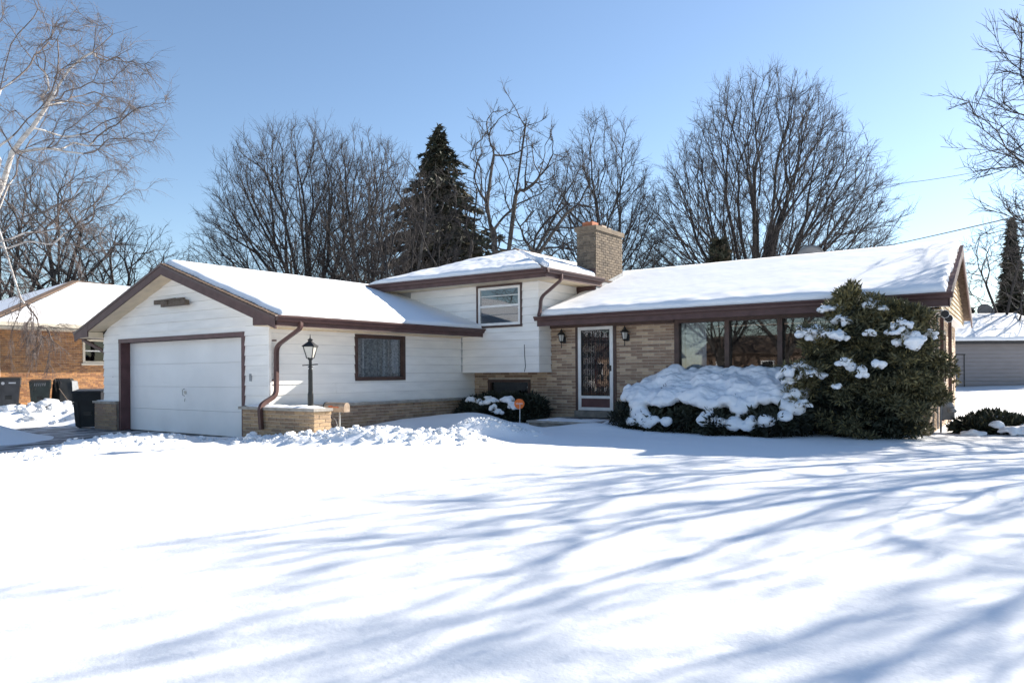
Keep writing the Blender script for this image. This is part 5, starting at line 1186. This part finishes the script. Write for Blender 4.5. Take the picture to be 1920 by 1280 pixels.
# tall yew at the corner
core = [(-2.65, 15.1, 0.75, 0.78, 0.55, 0.8), (-2.35, 15.15, 1.25, 0.52, 0.5, 0.8), (-2.95, 15.15, 1.5, 0.68, 0.5, 0.7), (-2.45, 15.2, 1.9, 0.45, 0.42, 0.55), (-2.85, 15.15, 2.1, 0.38, 0.4, 0.5), (-3.3, 15.0, 1.3, 0.5, 0.45, 0.55), (-3.1, 15.0, 0.7, 0.55, 0.45, 0.55), (-2.15, 15.15, 1.5, 0.42, 0.42, 0.5)]
pads = []
ry = random.Random(17)
for k in range(260):
    c_ = ry.choice(core); a, b_ = ry.uniform(0, 6.28), ry.uniform(-0.7, 1.0); cb = math.sqrt(max(0, 1 - b_ * b_))
    q = ry.uniform(0.92, 1.28); r_ = ry.uniform(0.13, 0.27)
    p_ = (c_[0] + c_[3] * q * cb * math.cos(a), c_[1] + c_[4] * q * cb * math.sin(a), c_[2] + c_[5] * q * b_)
    if p_[2] > 0.12 and p_[1] < 15.85 and p_[0] > -4.15: pads.append((*p_, r_, r_ * 0.9, r_ * 0.55))
tops = [(-3.12, 15.0, 2.78, 0.20, 0.18, 0.22), (-3.02, 15.05, 2.92, 0.12, 0.12, 0.16), (-3.25, 14.95, 2.60, 0.24, 0.2, 0.14), (-2.55, 15.1, 2.62, 0.20, 0.18, 0.10), (-2.35, 15.05, 2.60, 0.25, 0.2, 0.10), (-2.12, 15.0, 2.50, 0.27, 0.2, 0.09), (-1.92, 14.95, 2.40, 0.25, 0.2, 0.08), (-2.25, 15.1, 2.40, 0.3, 0.25, 0.12), (-3.55, 14.75, 1.98, 0.3, 0.26, 0.10), (-3.75, 14.7, 1.30, 0.3, 0.26, 0.12), (-2.45, 15.1, 2.45, 0.35, 0.3, 0.2)]
yt = thing('yew_bush', 'tall dark yew with snow on its branches at the right corner of the house', 'bush', (-2.7, 15.1, 0))
foliage('foliage', pads, 30000, 'yew', yt, 61, size=0.085, up_=0.15, out=0.9, tri=0.26, depth=0.8, tips=('yewtip', 0.16))
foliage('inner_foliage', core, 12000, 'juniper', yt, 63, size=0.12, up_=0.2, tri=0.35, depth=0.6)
mb = MB()
for k in range(30):
    a = ry.uniform(0, 6.28); r_ = ry.uniform(0.3, 0.9); z = ry.uniform(1.0, 2.5); mb.tube([(-2.7, 15.15, 0), (-2.7 + 0.4 * r_ * math.cos(a), 15.15 + 0.3 * r_ * math.sin(a), z * 0.5), (-2.7 + r_ * math.cos(a), 15.15 + 0.6 * r_ * math.sin(a), z)], [0.04, 0.025, 0.008], 5)
mb.build('stems', M['bark'], yt)
tops = [(x, y, z - 0.13, a, b_, c_) for x, y, z, a, b_, c_ in tops]
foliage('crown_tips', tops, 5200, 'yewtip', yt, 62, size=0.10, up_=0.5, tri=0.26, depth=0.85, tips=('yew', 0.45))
foliage('sunlit_tint_foliage', [(p_[0] + 0.05, p_[1], p_[2], p_[3], p_[4], p_[5]) for p_ in pads if p_[0] > -2.2], 4500, 'yewtip', yt, 64, size=0.08, up_=0.2, tri=0.26, depth=0.6, tips=('yew', 0.5))  # lighter needles on the right side, sunlight put into the colour
def caps(spots, seed):
    r_ = random.Random(seed); out = []
    for (x, y, z, rx, ry, rz) in spots:
        for k in range(int(8 + rx * 60)):
            a, q = r_.uniform(0, 6.28), r_.random() ** 0.5
            s_ = r_.uniform(0.028, 0.085) * (0.75 + rx); out.append((x + rx * q * math.cos(a), y + ry * q * math.sin(a), z - rz * q * q + r_.uniform(-0.02, 0.02), s_ * 1.2, s_ * 1.1, s_ * 0.75))
    return out
YC = [(-3.62, 14.5, 2.13, 0.28, 0.24, 0.12), (-3.36, 14.45, 2.06, 0.36, 0.24, 0.15), (-3.86, 14.45, 1.44, 0.32, 0.24, 0.16), (-3.62, 14.42, 1.36, 0.26, 0.18, 0.14), (-3.35, 14.85, 2.52, 0.20, 0.15, 0.06), (-3.15, 14.75, 2.33, 0.16, 0.14, 0.15), (-2.62, 14.95, 2.60, 0.17, 0.15, 0.10),
            (-2.55, 14.9, 2.50, 0.14, 0.12, 0.08), (-2.16, 14.5, 2.18, 0.24, 0.17, 0.20), (-2.0, 14.52, 1.98, 0.24, 0.16, 0.20), (-1.72, 14.85, 2.02, 0.12, 0.12, 0.12), (-2.62, 14.42, 2.03, 0.08, 0.06, 0.05), (-3.0, 14.35, 1.52, 0.12, 0.07, 0.08), (-2.72, 14.3, 1.38, 0.08, 0.06, 0.14), (-2.48, 14.4, 1.46, 0.09, 0.06, 0.05), (-3.12, 14.3, 1.08, 0.07, 0.05, 0.04), (-3.95, 14.45, 0.95, 0.16, 0.14, 0.10), (-3.75, 14.3, 0.78, 0.16, 0.12, 0.10), (-1.95, 14.5, 1.78, 0.10, 0.08, 0.06), (-2.9, 14.4, 1.42, 0.06, 0.05, 0.05), (-4.0, 14.5, 1.18, 0.14, 0.12, 0.08)]
ys_ = caps(YC, 7)
foliage('snowy_sprigs', [(x, y - 0.02, z - 0.02, a * 1.15, b_ * 1.15, 0.07) for x, y, z, a, b_, c_ in YC], 650, 'yew', yt, 66, size=0.10, up_=0.1, out=0.9, tri=0.24, depth=0.9, tips=('yewtip', 0.3))
o = remesh_blobs('bush_snow', ys_, 0.022, M['bushsnow'], None, 0.05, 7.0, 1); tag(o, 'patches of snow caught on the branches of the tall yew', None, kind='stuff')
# low evergreens below the bump-out
st_ = thing('evergreen_shrub', 'low dark evergreen shrub with snow patches under the basement window', 'bush', (-11.3, 15.3, 0))
sb_ = [(-12.1, 15.3, 0.42, 0.42, 0.45, 0.28), (-11.5, 15.25, 0.48, 0.50, 0.5, 0.32), (-10.9, 15.25, 0.46, 0.48, 0.5, 0.32), (-10.4, 15.3, 0.42, 0.36, 0.42, 0.36), (-11.2, 14.9, 0.36, 0.7, 0.35, 0.26), (-12.0, 14.9, 0.33, 0.4, 0.3, 0.2)]
foliage('foliage', sb_, 8000, 'juniper', st_, 71, size=0.11, up_=0.4, tri=0.3, depth=0.7)
o = remesh_blobs('bush_snow', caps([(-12.05, 14.95, 0.68, 0.16, 0.12, 0.08), (-11.7, 14.9, 0.66, 0.12, 0.1, 0.08), (-11.25, 14.75, 0.70, 0.26, 0.16, 0.12), (-11.0, 14.55, 0.56, 0.14, 0.12, 0.18), (-10.75, 14.75, 0.74, 0.18, 0.14, 0.08), (-10.5, 14.65, 0.62, 0.12, 0.1, 0.12), (-11.45, 14.85, 0.74, 0.08, 0.08, 0.05), (-10.85, 14.5, 0.44, 0.1, 0.1, 0.08)], 9), 0.025, M['bushsnow'], None, 0.02, 6.0, 2); tag(o, 'snow patches on the low shrub under the basement window', None, kind='stuff')
# juniper right of the house
rt_ = thing('juniper_bush', 'low spreading juniper half buried in snow right of the gas meter', 'bush', (-0.9, 17.2, 0))
foliage('foliage', [(-1.25, 17.0, 0.20, 0.35, 0.35, 0.14), (-0.95, 17.25, 0.27, 0.42, 0.42, 0.2), (-0.60, 17.35, 0.24, 0.35, 0.35, 0.15), (0.25, 18.6, 0.28, 0.4, 0.4, 0.14)], 5200, 'juniper', rt_, 81, size=0.13, up_=0.5, tri=0.26, depth=0.8, tips=('yew', 0.3))
o = remesh_blobs('bush_snow', caps([(-0.65, 16.6, 0.25, 0.16, 0.14, 0.08), (-0.4, 16.75, 0.26, 0.22, 0.16, 0.08), (-0.25, 17.9, 0.50, 0.2, 0.2, 0.12), (0.1, 18.2, 0.45, 0.4, 0.25, 0.15), (-1.2, 16.5, 0.17, 0.2, 0.12, 0.06), (-0.85, 17.1, 0.46, 0.08, 0.08, 0.05), (-0.3, 17.2, 0.36, 0.28, 0.24, 0.12), (0.2, 17.3, 0.32, 0.35, 0.3, 0.14), (-0.9, 16.75, 0.34, 0.12, 0.08, 0.08)], 10), 0.028, M['bushsnow'], None, 0.02, 6.0, 2); tag(o, 'snow lumps on the juniper right of the gas meter', None, kind='stuff')
vt = thing('vine', 'small straggling leafy vine by the right corner of the house', 'plant', (-1.5, 17.6, 0))
foliage('leaves', [(-1.62, 17.7, 1.32, 0.07, 0.09, 0.10), (-1.60, 17.75, 1.08, 0.05, 0.05, 0.08)], 26, 'yewtip', vt, 82, size=0.07, up_=-0.1, tri=0.7, depth=0.9)
mb = MB(); mb.tube([(-1.75, 17.6, 0.2), (-1.66, 17.7, 0.8), (-1.62, 17.75, 1.4)], 0.007, 5); mb.tube([(-1.62, 17.7, 0.85), (-1.4, 17.8, 0.76), (-1.2, 17.9, 0.58), (-1.0, 17.9, 0.4)], 0.004, 4); mb.build('stem', M['twig'], vt)

# ------------------------------------------------------------------ wheeled bins
def bin_(label, loc, rz, bodym, lidm, h=1.05, w_=0.58, group='wheeled bins', sticker=None, slots=False):
    t = thing('wheeled_bin', label, 'bin', loc, group, rz, local=True); hw = w_ / 2
    mb = MB(); mb.hexa([(-hw * 0.80, -0.24, 0.06), (hw * 0.80, -0.24, 0.06), (hw * 0.80, 0.26, 0.06), (-hw * 0.80, 0.26, 0.06), (-hw * 0.95, -0.32, h * 0.70), (hw * 0.95, -0.32, h * 0.70), (hw * 0.95, 0.34, h * 0.70), (-hw * 0.95, 0.34, h * 0.70)]); body = mb.build('body', bodym, t)
    mb = MB(); mb.hexa([(-hw * 1.02, -0.36, h * 0.70), (hw * 1.02, -0.36, h * 0.70), (hw * 1.02, 0.36, h * 0.70), (-hw * 1.02, 0.36, h * 0.70), (-hw * 1.06, -0.40, h * 0.93), (hw * 1.06, -0.40, h * 0.93), (hw * 1.06, 0.38, h * 0.93), (-hw * 1.06, 0.38, h * 0.93)]); mb.build('collar', bodym, t)
    mb = MB(); mb.hexa([(-hw * 1.12, -0.45, h * 0.92), (hw * 1.12, -0.45, h * 0.92), (hw * 1.12, 0.40, h * 0.935), (-hw * 1.12, 0.40, h * 0.935), (-hw * 1.0, -0.38, h * 0.97), (hw * 1.0, -0.38, h * 0.97), (hw * 1.0, 0.36, h * 1.01), (-hw * 1.0, 0.36, h * 1.01)]); mb.build('lid', lidm, t)
    mb = MB(); mb.tube([(-hw * 0.9, 0.43, h * 0.90), (hw * 0.9, 0.43, h * 0.90)], 0.018, 8); mb.build('handle', bodym, t)
    for s_ in (-1, 1):
        mb = MB(); mb.tube([(s_ * hw * 0.98, 0.27, 0.13), (s_ * hw * 0.78, 0.27, 0.13)], 0.13, 14); mb.build('wheel', M['black'], t)
    mb = MB(); mb.box(-hw * 0.30, hw * 0.30, -0.29, -0.25, h * 0.34, h * 0.52); mb.bar((-hw * 0.3, -0.315, h * 0.42), (hw * 0.3, -0.315, h * 0.42), 0.03); mb.build('catch_bar', M['black'], body)
    for s_ in (-1, 1):
        mb = MB(); mb.hexa([(s_ * hw * 0.72 - 0.05, -0.275, 0.08), (s_ * hw * 0.72 + 0.05, -0.275, 0.08), (s_ * hw * 0.72 + 0.05, -0.22, 0.08), (s_ * hw * 0.72 - 0.05, -0.22, 0.08), (s_ * hw * 0.82 - 0.06, -0.35, h * 0.69), (s_ * hw * 0.82 + 0.06, -0.35, h * 0.69), (s_ * hw * 0.82 + 0.06, -0.30, h * 0.69), (s_ * hw * 0.82 - 0.06, -0.30, h * 0.69)]); mb.build('rib', bodym, body)
    if sticker:
        mb = MB(); mb.lathe(-hw * 0.45, 0, [(0.055, -0.004), (0.055, 0.004)], 14); o = mb.build('emblem', M['palesticker'], t); o.rotation_euler = (math.pi / 2, 0, 0); o.location = (0, -0.388, h * 0.82)
        mb = MB(); mb.box(hw * 0.05, hw * 0.68, -0.392, -0.383, h * 0.81, h * 0.85); mb.build('number_plate', M['palesticker'], t)
    if slots:
        for k in range(6):
            mb = MB(); mb.bar((-hw * 0.5 + k * hw * 0.2, -0.40, h * 0.80), (-hw * 0.45 + k * hw * 0.2, -0.41, h * 0.90), 0.02); mb.build('lid_rib', M['meter'], t)
    return t
bin_('charcoal wheeled bin with a pale emblem at the left edge by the brick wall', (-32.0, 11.95, 0.05), 1.15, M['greyplastic'], M['blackplastic'], 1.25, 0.72, sticker=True)
bin_('dark green wheeled bin with ribbed lid by the brick wall', (-31.9, 13.0, 0.03), 1.12, M['greenplastic'], M['blackplastic'], 1.16, 0.66, slots=True)
bin_('black wheeled bin beside the garage corner', (-20.32, 9.45, -0.04), 0.95, M['blackplastic'], M['blackplastic'], 1.02, 0.62)
ct = thing('compost_bin', 'tapered black and grey compost bin beside the brick wall', 'bin', (-31.9, 13.85, 0.05))
mb = MB(); mb.lathe(-31.9, 13.85, [(0.46, 0.05), (0.40, 0.9), (0.36, 1.18), (0.30, 1.24)], 6, rot=0.3); mb.build('body', M['blackplastic'], ct)
mb = MB(); 
mb.hexa([(-31.62, 14.02, 0.1), (-31.44, 14.0, 0.1), (-31.5, 14.32, 0.1), (-31.7, 14.34, 0.1), (-31.66, 14.0, 1.15), (-31.5, 13.98, 1.12), (-31.56, 14.22, 1.12), (-31.74, 14.24, 1.15)]); mb.build('front_panel', M['meter'], ct)
mb = MB(); mb.tube([(-31.3, 13.95, 0.05), (-31.5, 13.5, 0.85)], 0.016, 6); o = mb.build('wooden_pole', M['wood']); tag(o, 'thin pale pole leaning between the green bin and the compost bin', 'pole')

# ------------------------------------------------------------------ neighbouring brick house
nh = thing('neighbour_house', 'orange brick ranch house with snowy hip roof left of the driveway', 'house', (-38, 17, 0)); NX, NY0, NY1 = -33.55, 12.1, 25.0
nw = MB(); NWIN = (15.32, 16.75, 1.87, 2.90)
wallbox(nw, 'X', NX, 0.2, NY0, NY1, -0.2, 3.25, [NWIN]); nw.box(-43, NX - 0.2, NY0, NY0 + 0.2, -0.2, 3.25); nw.box(-43, NX - 0.2, NY1 - 0.2, NY1, -0.2, 3.25); nw = nw.build('brick_wall', M['mortar'], nh)
brickwork('X', NX, 1, NY0, 20.5, 0.0, 3.2, [NWIN], BRN, nw, L=0.215, H=0.072, seed=55, gap=0.009)
f = window('window', 'X', NX, 1, *NWIN, 0.09, 0.05, M['cream'], M['darkglass'], nh, bars=((2.40, 0.05, M['whitetrim']),)); mb = MB(); mb.box(NX - 0.5, NX - 0.3, 15.1, 17.0, 1.8, 3.1); mb.build('dark_room_sheet', M['interior'], f)  # dark sheet added behind the pane for the neighbour's unlit room
mb = MB(); mb.box(NX - 0.02, NX + 0.09, 15.25, 16.82, 1.78, 1.868); mb.build('sill', M['cream'], f)
ez, nEX, nY0, nY1, nRX, nRZ = 3.42, -32.45, 11.55, 25.5, -38.0, 5.75
rf = roof_slab('roof', [(nEX, nY0, ez), (nEX, nY1, ez), (nRX, nY1 - 5.5, nRZ), (nRX, nY0 + 5.5, nRZ)], 0.05, M['shingle'], nh)
roof_slab('roof_slope', [(-43.55, nY0, ez), (nEX, nY0, ez), (nRX + 0.01, nY0 + 5.5, nRZ), (nRX - 0.01, nY0 + 5.5, nRZ)], 0.05, M['shingle'], rf); roof_slab('roof_slope', [(-43.55, nY1, ez), (-43.55, nY0, ez), (nRX, nY0 + 5.5, nRZ), (nRX, nY1 - 5.5, nRZ)], 0.05, M['shingle'], rf)
mb = MB(); mb.bar((nEX + 0.0, nY0, ez + 0.11), (nRX, nY0 + 5.5, nRZ + 0.13), 0.30, 0.05); mb.bar((nRX, nY0 + 5.5, nRZ + 0.13), (nRX, nY0 + 7.2, nRZ + 0.10), 0.25, 0.04); mb.build('hip_cap', M['shingle'], rf)
snow_slab('roof_snow', [(nEX, nY0 + 0.1, ez + 0.01), (nEX, nY1, ez + 0.01), (nRX, nY1 - 5.5, nRZ + 0.01), (nRX, nY0 + 5.6, nRZ + 0.01)], 0.11, 70, 40, 'snow on the near slope of the brick neighbour roof', edge=(0.15, 0.1, 0.25, 0.0), seed=11)
snow_slab('roof_snow', [(-43.5, nY0, ez + 0.01), (nEX - 0.1, nY0, ez + 0.01), (nRX + 0.0, nY0 + 5.4, nRZ + 0.01), (nRX - 0.1, nY0 + 5.4, nRZ + 0.01)], 0.11, 50, 30, 'snow on the front hip of the brick neighbour roof', edge=(0.1, 0.1, 0.2, 0.0), seed=12)
mb = MB(); mb.box(nEX - 0.02, nEX + 0.10, nY0 - 0.1, nY1, ez - 0.14, ez + 0.0); mb.build('gutter', M['cream'], nh)
mb = MB(); mb.box(NX, nEX - 0.02, nY0, nY1, ez - 0.24, ez - 0.16); mb.box(-43.5, NX, nY0, NY0, ez - 0.24, ez - 0.16); mb.build('soffit', M['cream'], nh)
mb = MB(); mb.sweep([(nEX + 0.03, nY0 + 0.2, ez - 0.1), (nEX + 0.03, nY0 + 0.2, ez - 0.25), (NX + 0.06, nY0 + 0.6, ez - 0.65), (NX + 0.06, nY0 + 0.6, 0.1)], 0.1, 0.08, (0, 1, 0)); mb.build('downspout', M['cream'], nh)
# grey outbuilding to the right
gb = thing('outbuilding', 'grey sided outbuilding with snow on its low roof at the right edge', 'outbuilding', (-1, 51, 0.4))
d0 = Vector((-4.46 + 1.32, 48.53 - 50.79, 0)).normalized()      # along its visible wall, towards the left
L0 = Vector((-6.8, 46.85, 0.0)); dl = -d0; nn = Vector((dl.y, -dl.x, 0))
mb = MB(); q = [L0, L0 + dl * 9, L0 + dl * 9 - nn * 6, L0 - nn * 6]; mb.hexa([p + Vector((0, 0, 0.1)) for p in q] + [p + Vector((0, 0, 2.86)) for p in q]); gwall = mb.build('wall', M['greysiding'], gb)
for k in range(12):
    z0 = 0.30 + k * 0.213; mb = MB(); a, b_ = L0 + nn * 0.005, L0 + dl * 9 + nn * 0.005
    mb.hexa([a + Vector((0, 0, z0)), b_ + Vector((0, 0, z0)), b_ + nn * 0.06 + Vector((0, 0, z0)), a + nn * 0.06 + Vector((0, 0, z0)), a + Vector((0, 0, z0 + 0.195)), b_ + Vector((0, 0, z0 + 0.195)), b_ + nn * 0.006 + Vector((0, 0, z0 + 0.195)), a + nn * 0.006 + Vector((0, 0, z0 + 0.195))]); mb.build('siding_board', M['greysiding'], gwall)
mb = MB(); a = L0 - dl * 0.4 + nn * 0.45; b_ = L0 + dl * 9.4 + nn * 0.45; mb.hexa([a + Vector((0, 0, 2.76)), b_ + Vector((0, 0, 2.76)), b_ - nn * 0.05 + Vector((0, 0, 2.76)), a - nn * 0.05 + Vector((0, 0, 2.76)), a + Vector((0, 0, 2.93)), b_ + Vector((0, 0, 2.93)), b_ - nn * 0.05 + Vector((0, 0, 2.93)), a - nn * 0.05 + Vector((0, 0, 2.93))]); mb.build('fascia', M['greytrim'], gb)
c0 = a - nn * 3.4 + dl * 3.2 + Vector((0, 0, 4.55)); c1 = b_ - nn * 3.4 - dl * 1 + Vector((0, 0, 4.55)); rf = roof_slab('roof', [a + Vector((0, 0, 2.93)), b_ + Vector((0, 0, 2.93)), c1, c0], 0.06, M['shingle'], gb)
mb = MB(); mb.add([a + Vector((0, 0, 2.93)), c0, a - nn * 6.9 + Vector((0, 0, 2.93))], [(0, 1, 2)]); mb.build('roof_slope', M['roofsnow'], rf)
snow_slab('roof_snow', [a + Vector((0, 0, 2.95)), b_ + Vector((0, 0, 2.95)), c1 + Vector((0, 0, 0.02)), c0 + Vector((0, 0, 0.02))], 0.14, 60, 30, 'snow on the roof of the grey outbuilding', edge=(0.15, 0.1, 0.2, 0.0), seed=13)
mb = MB(); p0 = L0 + dl * 3.4 + nn * 0.04
mb.bar(p0 + Vector((0, 0, 0.3)), p0 + Vector((0, 0, 2.2)), 0.08, 0.04); mb.bar(p0 - dl * 1.4 + Vector((0, 0, 2.2)), p0 + dl * 0.04 + Vector((0, 0, 2.2)), 0.08, 0.05); mb.build('door_frame', M['greytrim'], gb)

# satellite dishes and cables
def dish(label, c, r, face, tilt, postz):
    t = thing('satellite_dish', label, 'dish', c, 'satellite dishes'); c = Vector(c); f_ = Vector(face).normalized(); r_ = f_.cross(Vector((0, 0, 1))).normalized(); u_ = r_.cross(f_)
    f_ = (f_ * math.cos(tilt) + u_ * math.sin(tilt)).normalized(); u_ = r_.cross(f_)
    mb = MB(); n = 24; rings = 5; vs = [c - f_ * r * 0.22]; fs = []
    for k in range(1, rings + 1):
        q = k / rings
        for i in range(n): a = 2 * math.pi * i / n; vs.append(c + r_ * r * q * math.cos(a) + u_ * r * q * math.sin(a) - f_ * r * 0.22 * (1 - q * q))
    fs += [(0, 1 + i, 1 + (i + 1) % n) for i in range(n)]
    for k in range(rings - 1): fs += [(1 + k * n + i, 1 + (k + 1) * n + i, 1 + (k + 1) * n + (i + 1) % n, 1 + k * n + (i + 1) % n) for i in range(n)]
    mb.add(vs, fs); o = mb.build('reflector', M['dish'], t, True); md = o.modifiers.new('thick', 'SOLIDIFY'); md.thickness = 0.015
    mb = MB(); mb.tube([c - f_ * r * 0.25, c - f_ * r * 0.4 - u_ * r * 0.3, Vector((c.x, c.y, postz)) - f_ * r * 0.4], 0.02, 6); mb.tube([c - u_ * r, c + f_ * r * 0.9 - u_ * r * 0.3], 0.012, 5); mb.build('mast', M['meter'], t)
dish('grey satellite dish showing above the ridge of the main roof', (-5.15, 20.6, 4.28), 0.36, (-0.35, 1, 0), 0.4, 3.6)
dish('small satellite dish beyond the roof of the grey outbuilding', (-3.3, 54.0, 4.85), 0.52, (0.55, -0.8, 0), 0.3, 3.9)
def cable_(label, a, b_, sag, r):
    a, b_ = Vector(a), Vector(b_); mb = MB(); mb.tube([a * (1 - t) + b_ * t - Vector((0, 0, sag * 4 * t * (1 - t))) for t in np.linspace(0, 1, 24)], r, 5); o = mb.build('overhead_cable', M['cable']); tag(o, label, 'cable', 'overhead cables')
cable_('thick overhead cable passing just above the main roof ridge', (-11.9, 42.0, 7.1), (2.6, 22.0, 5.6), 0.15, 0.016)
cable_('thin overhead cable in the sky right of the huge bare tree', (-11.5, 65.0, 15.9), (-1.5, 72.5, 17.9), 0.25, 0.02)
# vent stubs on the garage roof
for (x, y, lb) in ((-16.15, 10.9, 'small dark vent stub on the garage ridge nearer the gable'), (-16.1, 14.4, 'small dark vent stub on the garage ridge nearer the upper roof')):
    mb = MB(); mb.lathe(x, y, [(0.03, RZ), (0.03, RZ + 0.17), (0.035, RZ + 0.18)], 8); o = mb.build('roof_vent', M['black']); tag(o, lb, 'vent', 'vent stubs on the garage ridge')

# ------------------------------------------------------------------ across the street (seen in the window panes)
TS = 'bare street trees across the street'
for k, (x, y, h_, sd_) in enumerate(((-15.0, -21.0, 13, 31), (-20.5, -23.5, 12, 32), (-9.5, -24, 14, 33), (-27, -26, 13, 34), (-33, -20, 12, 35))):
    b = (x, y, 0.0)
    bare_tree('bare_tree', ['bare street tree mirrored in the middle of the picture window', 'bare street tree mirrored in the left pane of the picture window', 'bare street tree mirrored in the right pane of the picture window', 'bare street tree mirrored by the front door', 'bare street tree mirrored in the upstairs window'][k], b,
              env_profile(b, [(3.0, 3.0), (5.5, 5.0), (8.5, 4.6), (h_ - 1.5, 2.0), (h_, 0.3)]), 700, stems(b, [(x - 1.5, y, 8), (x + 1.5, y, 8.5), (x, y + 1.0, 9), (x - 2.6, y, 6), (x + 2.6, y, 6)], 2.0), 0.28, tip_r=0.011, bf=0.35, twigs=2, twig_len=0.8, seed=sd_, group=TS)
def street_house(x, y, w_, h_, label, m):
    t = thing('street_house', label, 'house', (x, y, 0), 'houses across the street')
    mb = MB(); wallbox(mb, 'Y', y, 0.2, x - w_ / 2, x + w_ / 2, -0.2, h_, []); mb.box(x - w_ / 2, x + w_ / 2, y - 7, y - 0.01, -0.2, h_); mb.build('wall', m, t)
    for sgn in (-1, 1):
        roof_slab('roof', [(x - w_ / 2 - 0.4, y + 0.6 if sgn > 0 else y - 7.6, h_ - 0.05), (x + w_ / 2 + 0.4, y + 0.6 if sgn > 0 else y - 7.6, h_ - 0.05), (x + w_ / 2 + 0.4, y - 3.5, h_ + 1.6), (x - w_ / 2 - 0.4, y - 3.5, h_ + 1.6)], 0.12, M['hedge'], t)
    for k in range(4):
        cx = x - w_ / 2 + w_ * (k + 0.5) / 4; mb = MB(); mb.box(cx - 0.6, cx + 0.6, y + 0.2, y + 0.24, 1.0, 2.2); f = mb.build('window', M['white'], t)
        mb = MB(); mb.box(cx - 0.52, cx + 0.52, y + 0.235, y + 0.25, 1.08, 2.12); mb.build('pane', M['black'], f)
street_house(-17, -30, 15, 2.9, 'long low brick house across the street facing the front door', M['redbrick'])
street_house(-37, -31, 14, 2.9, 'low tan house across the street farther along', BR[2])
street_house(3, -30, 13, 2.9, 'low brown house across the street behind the camera', M['hedge'])
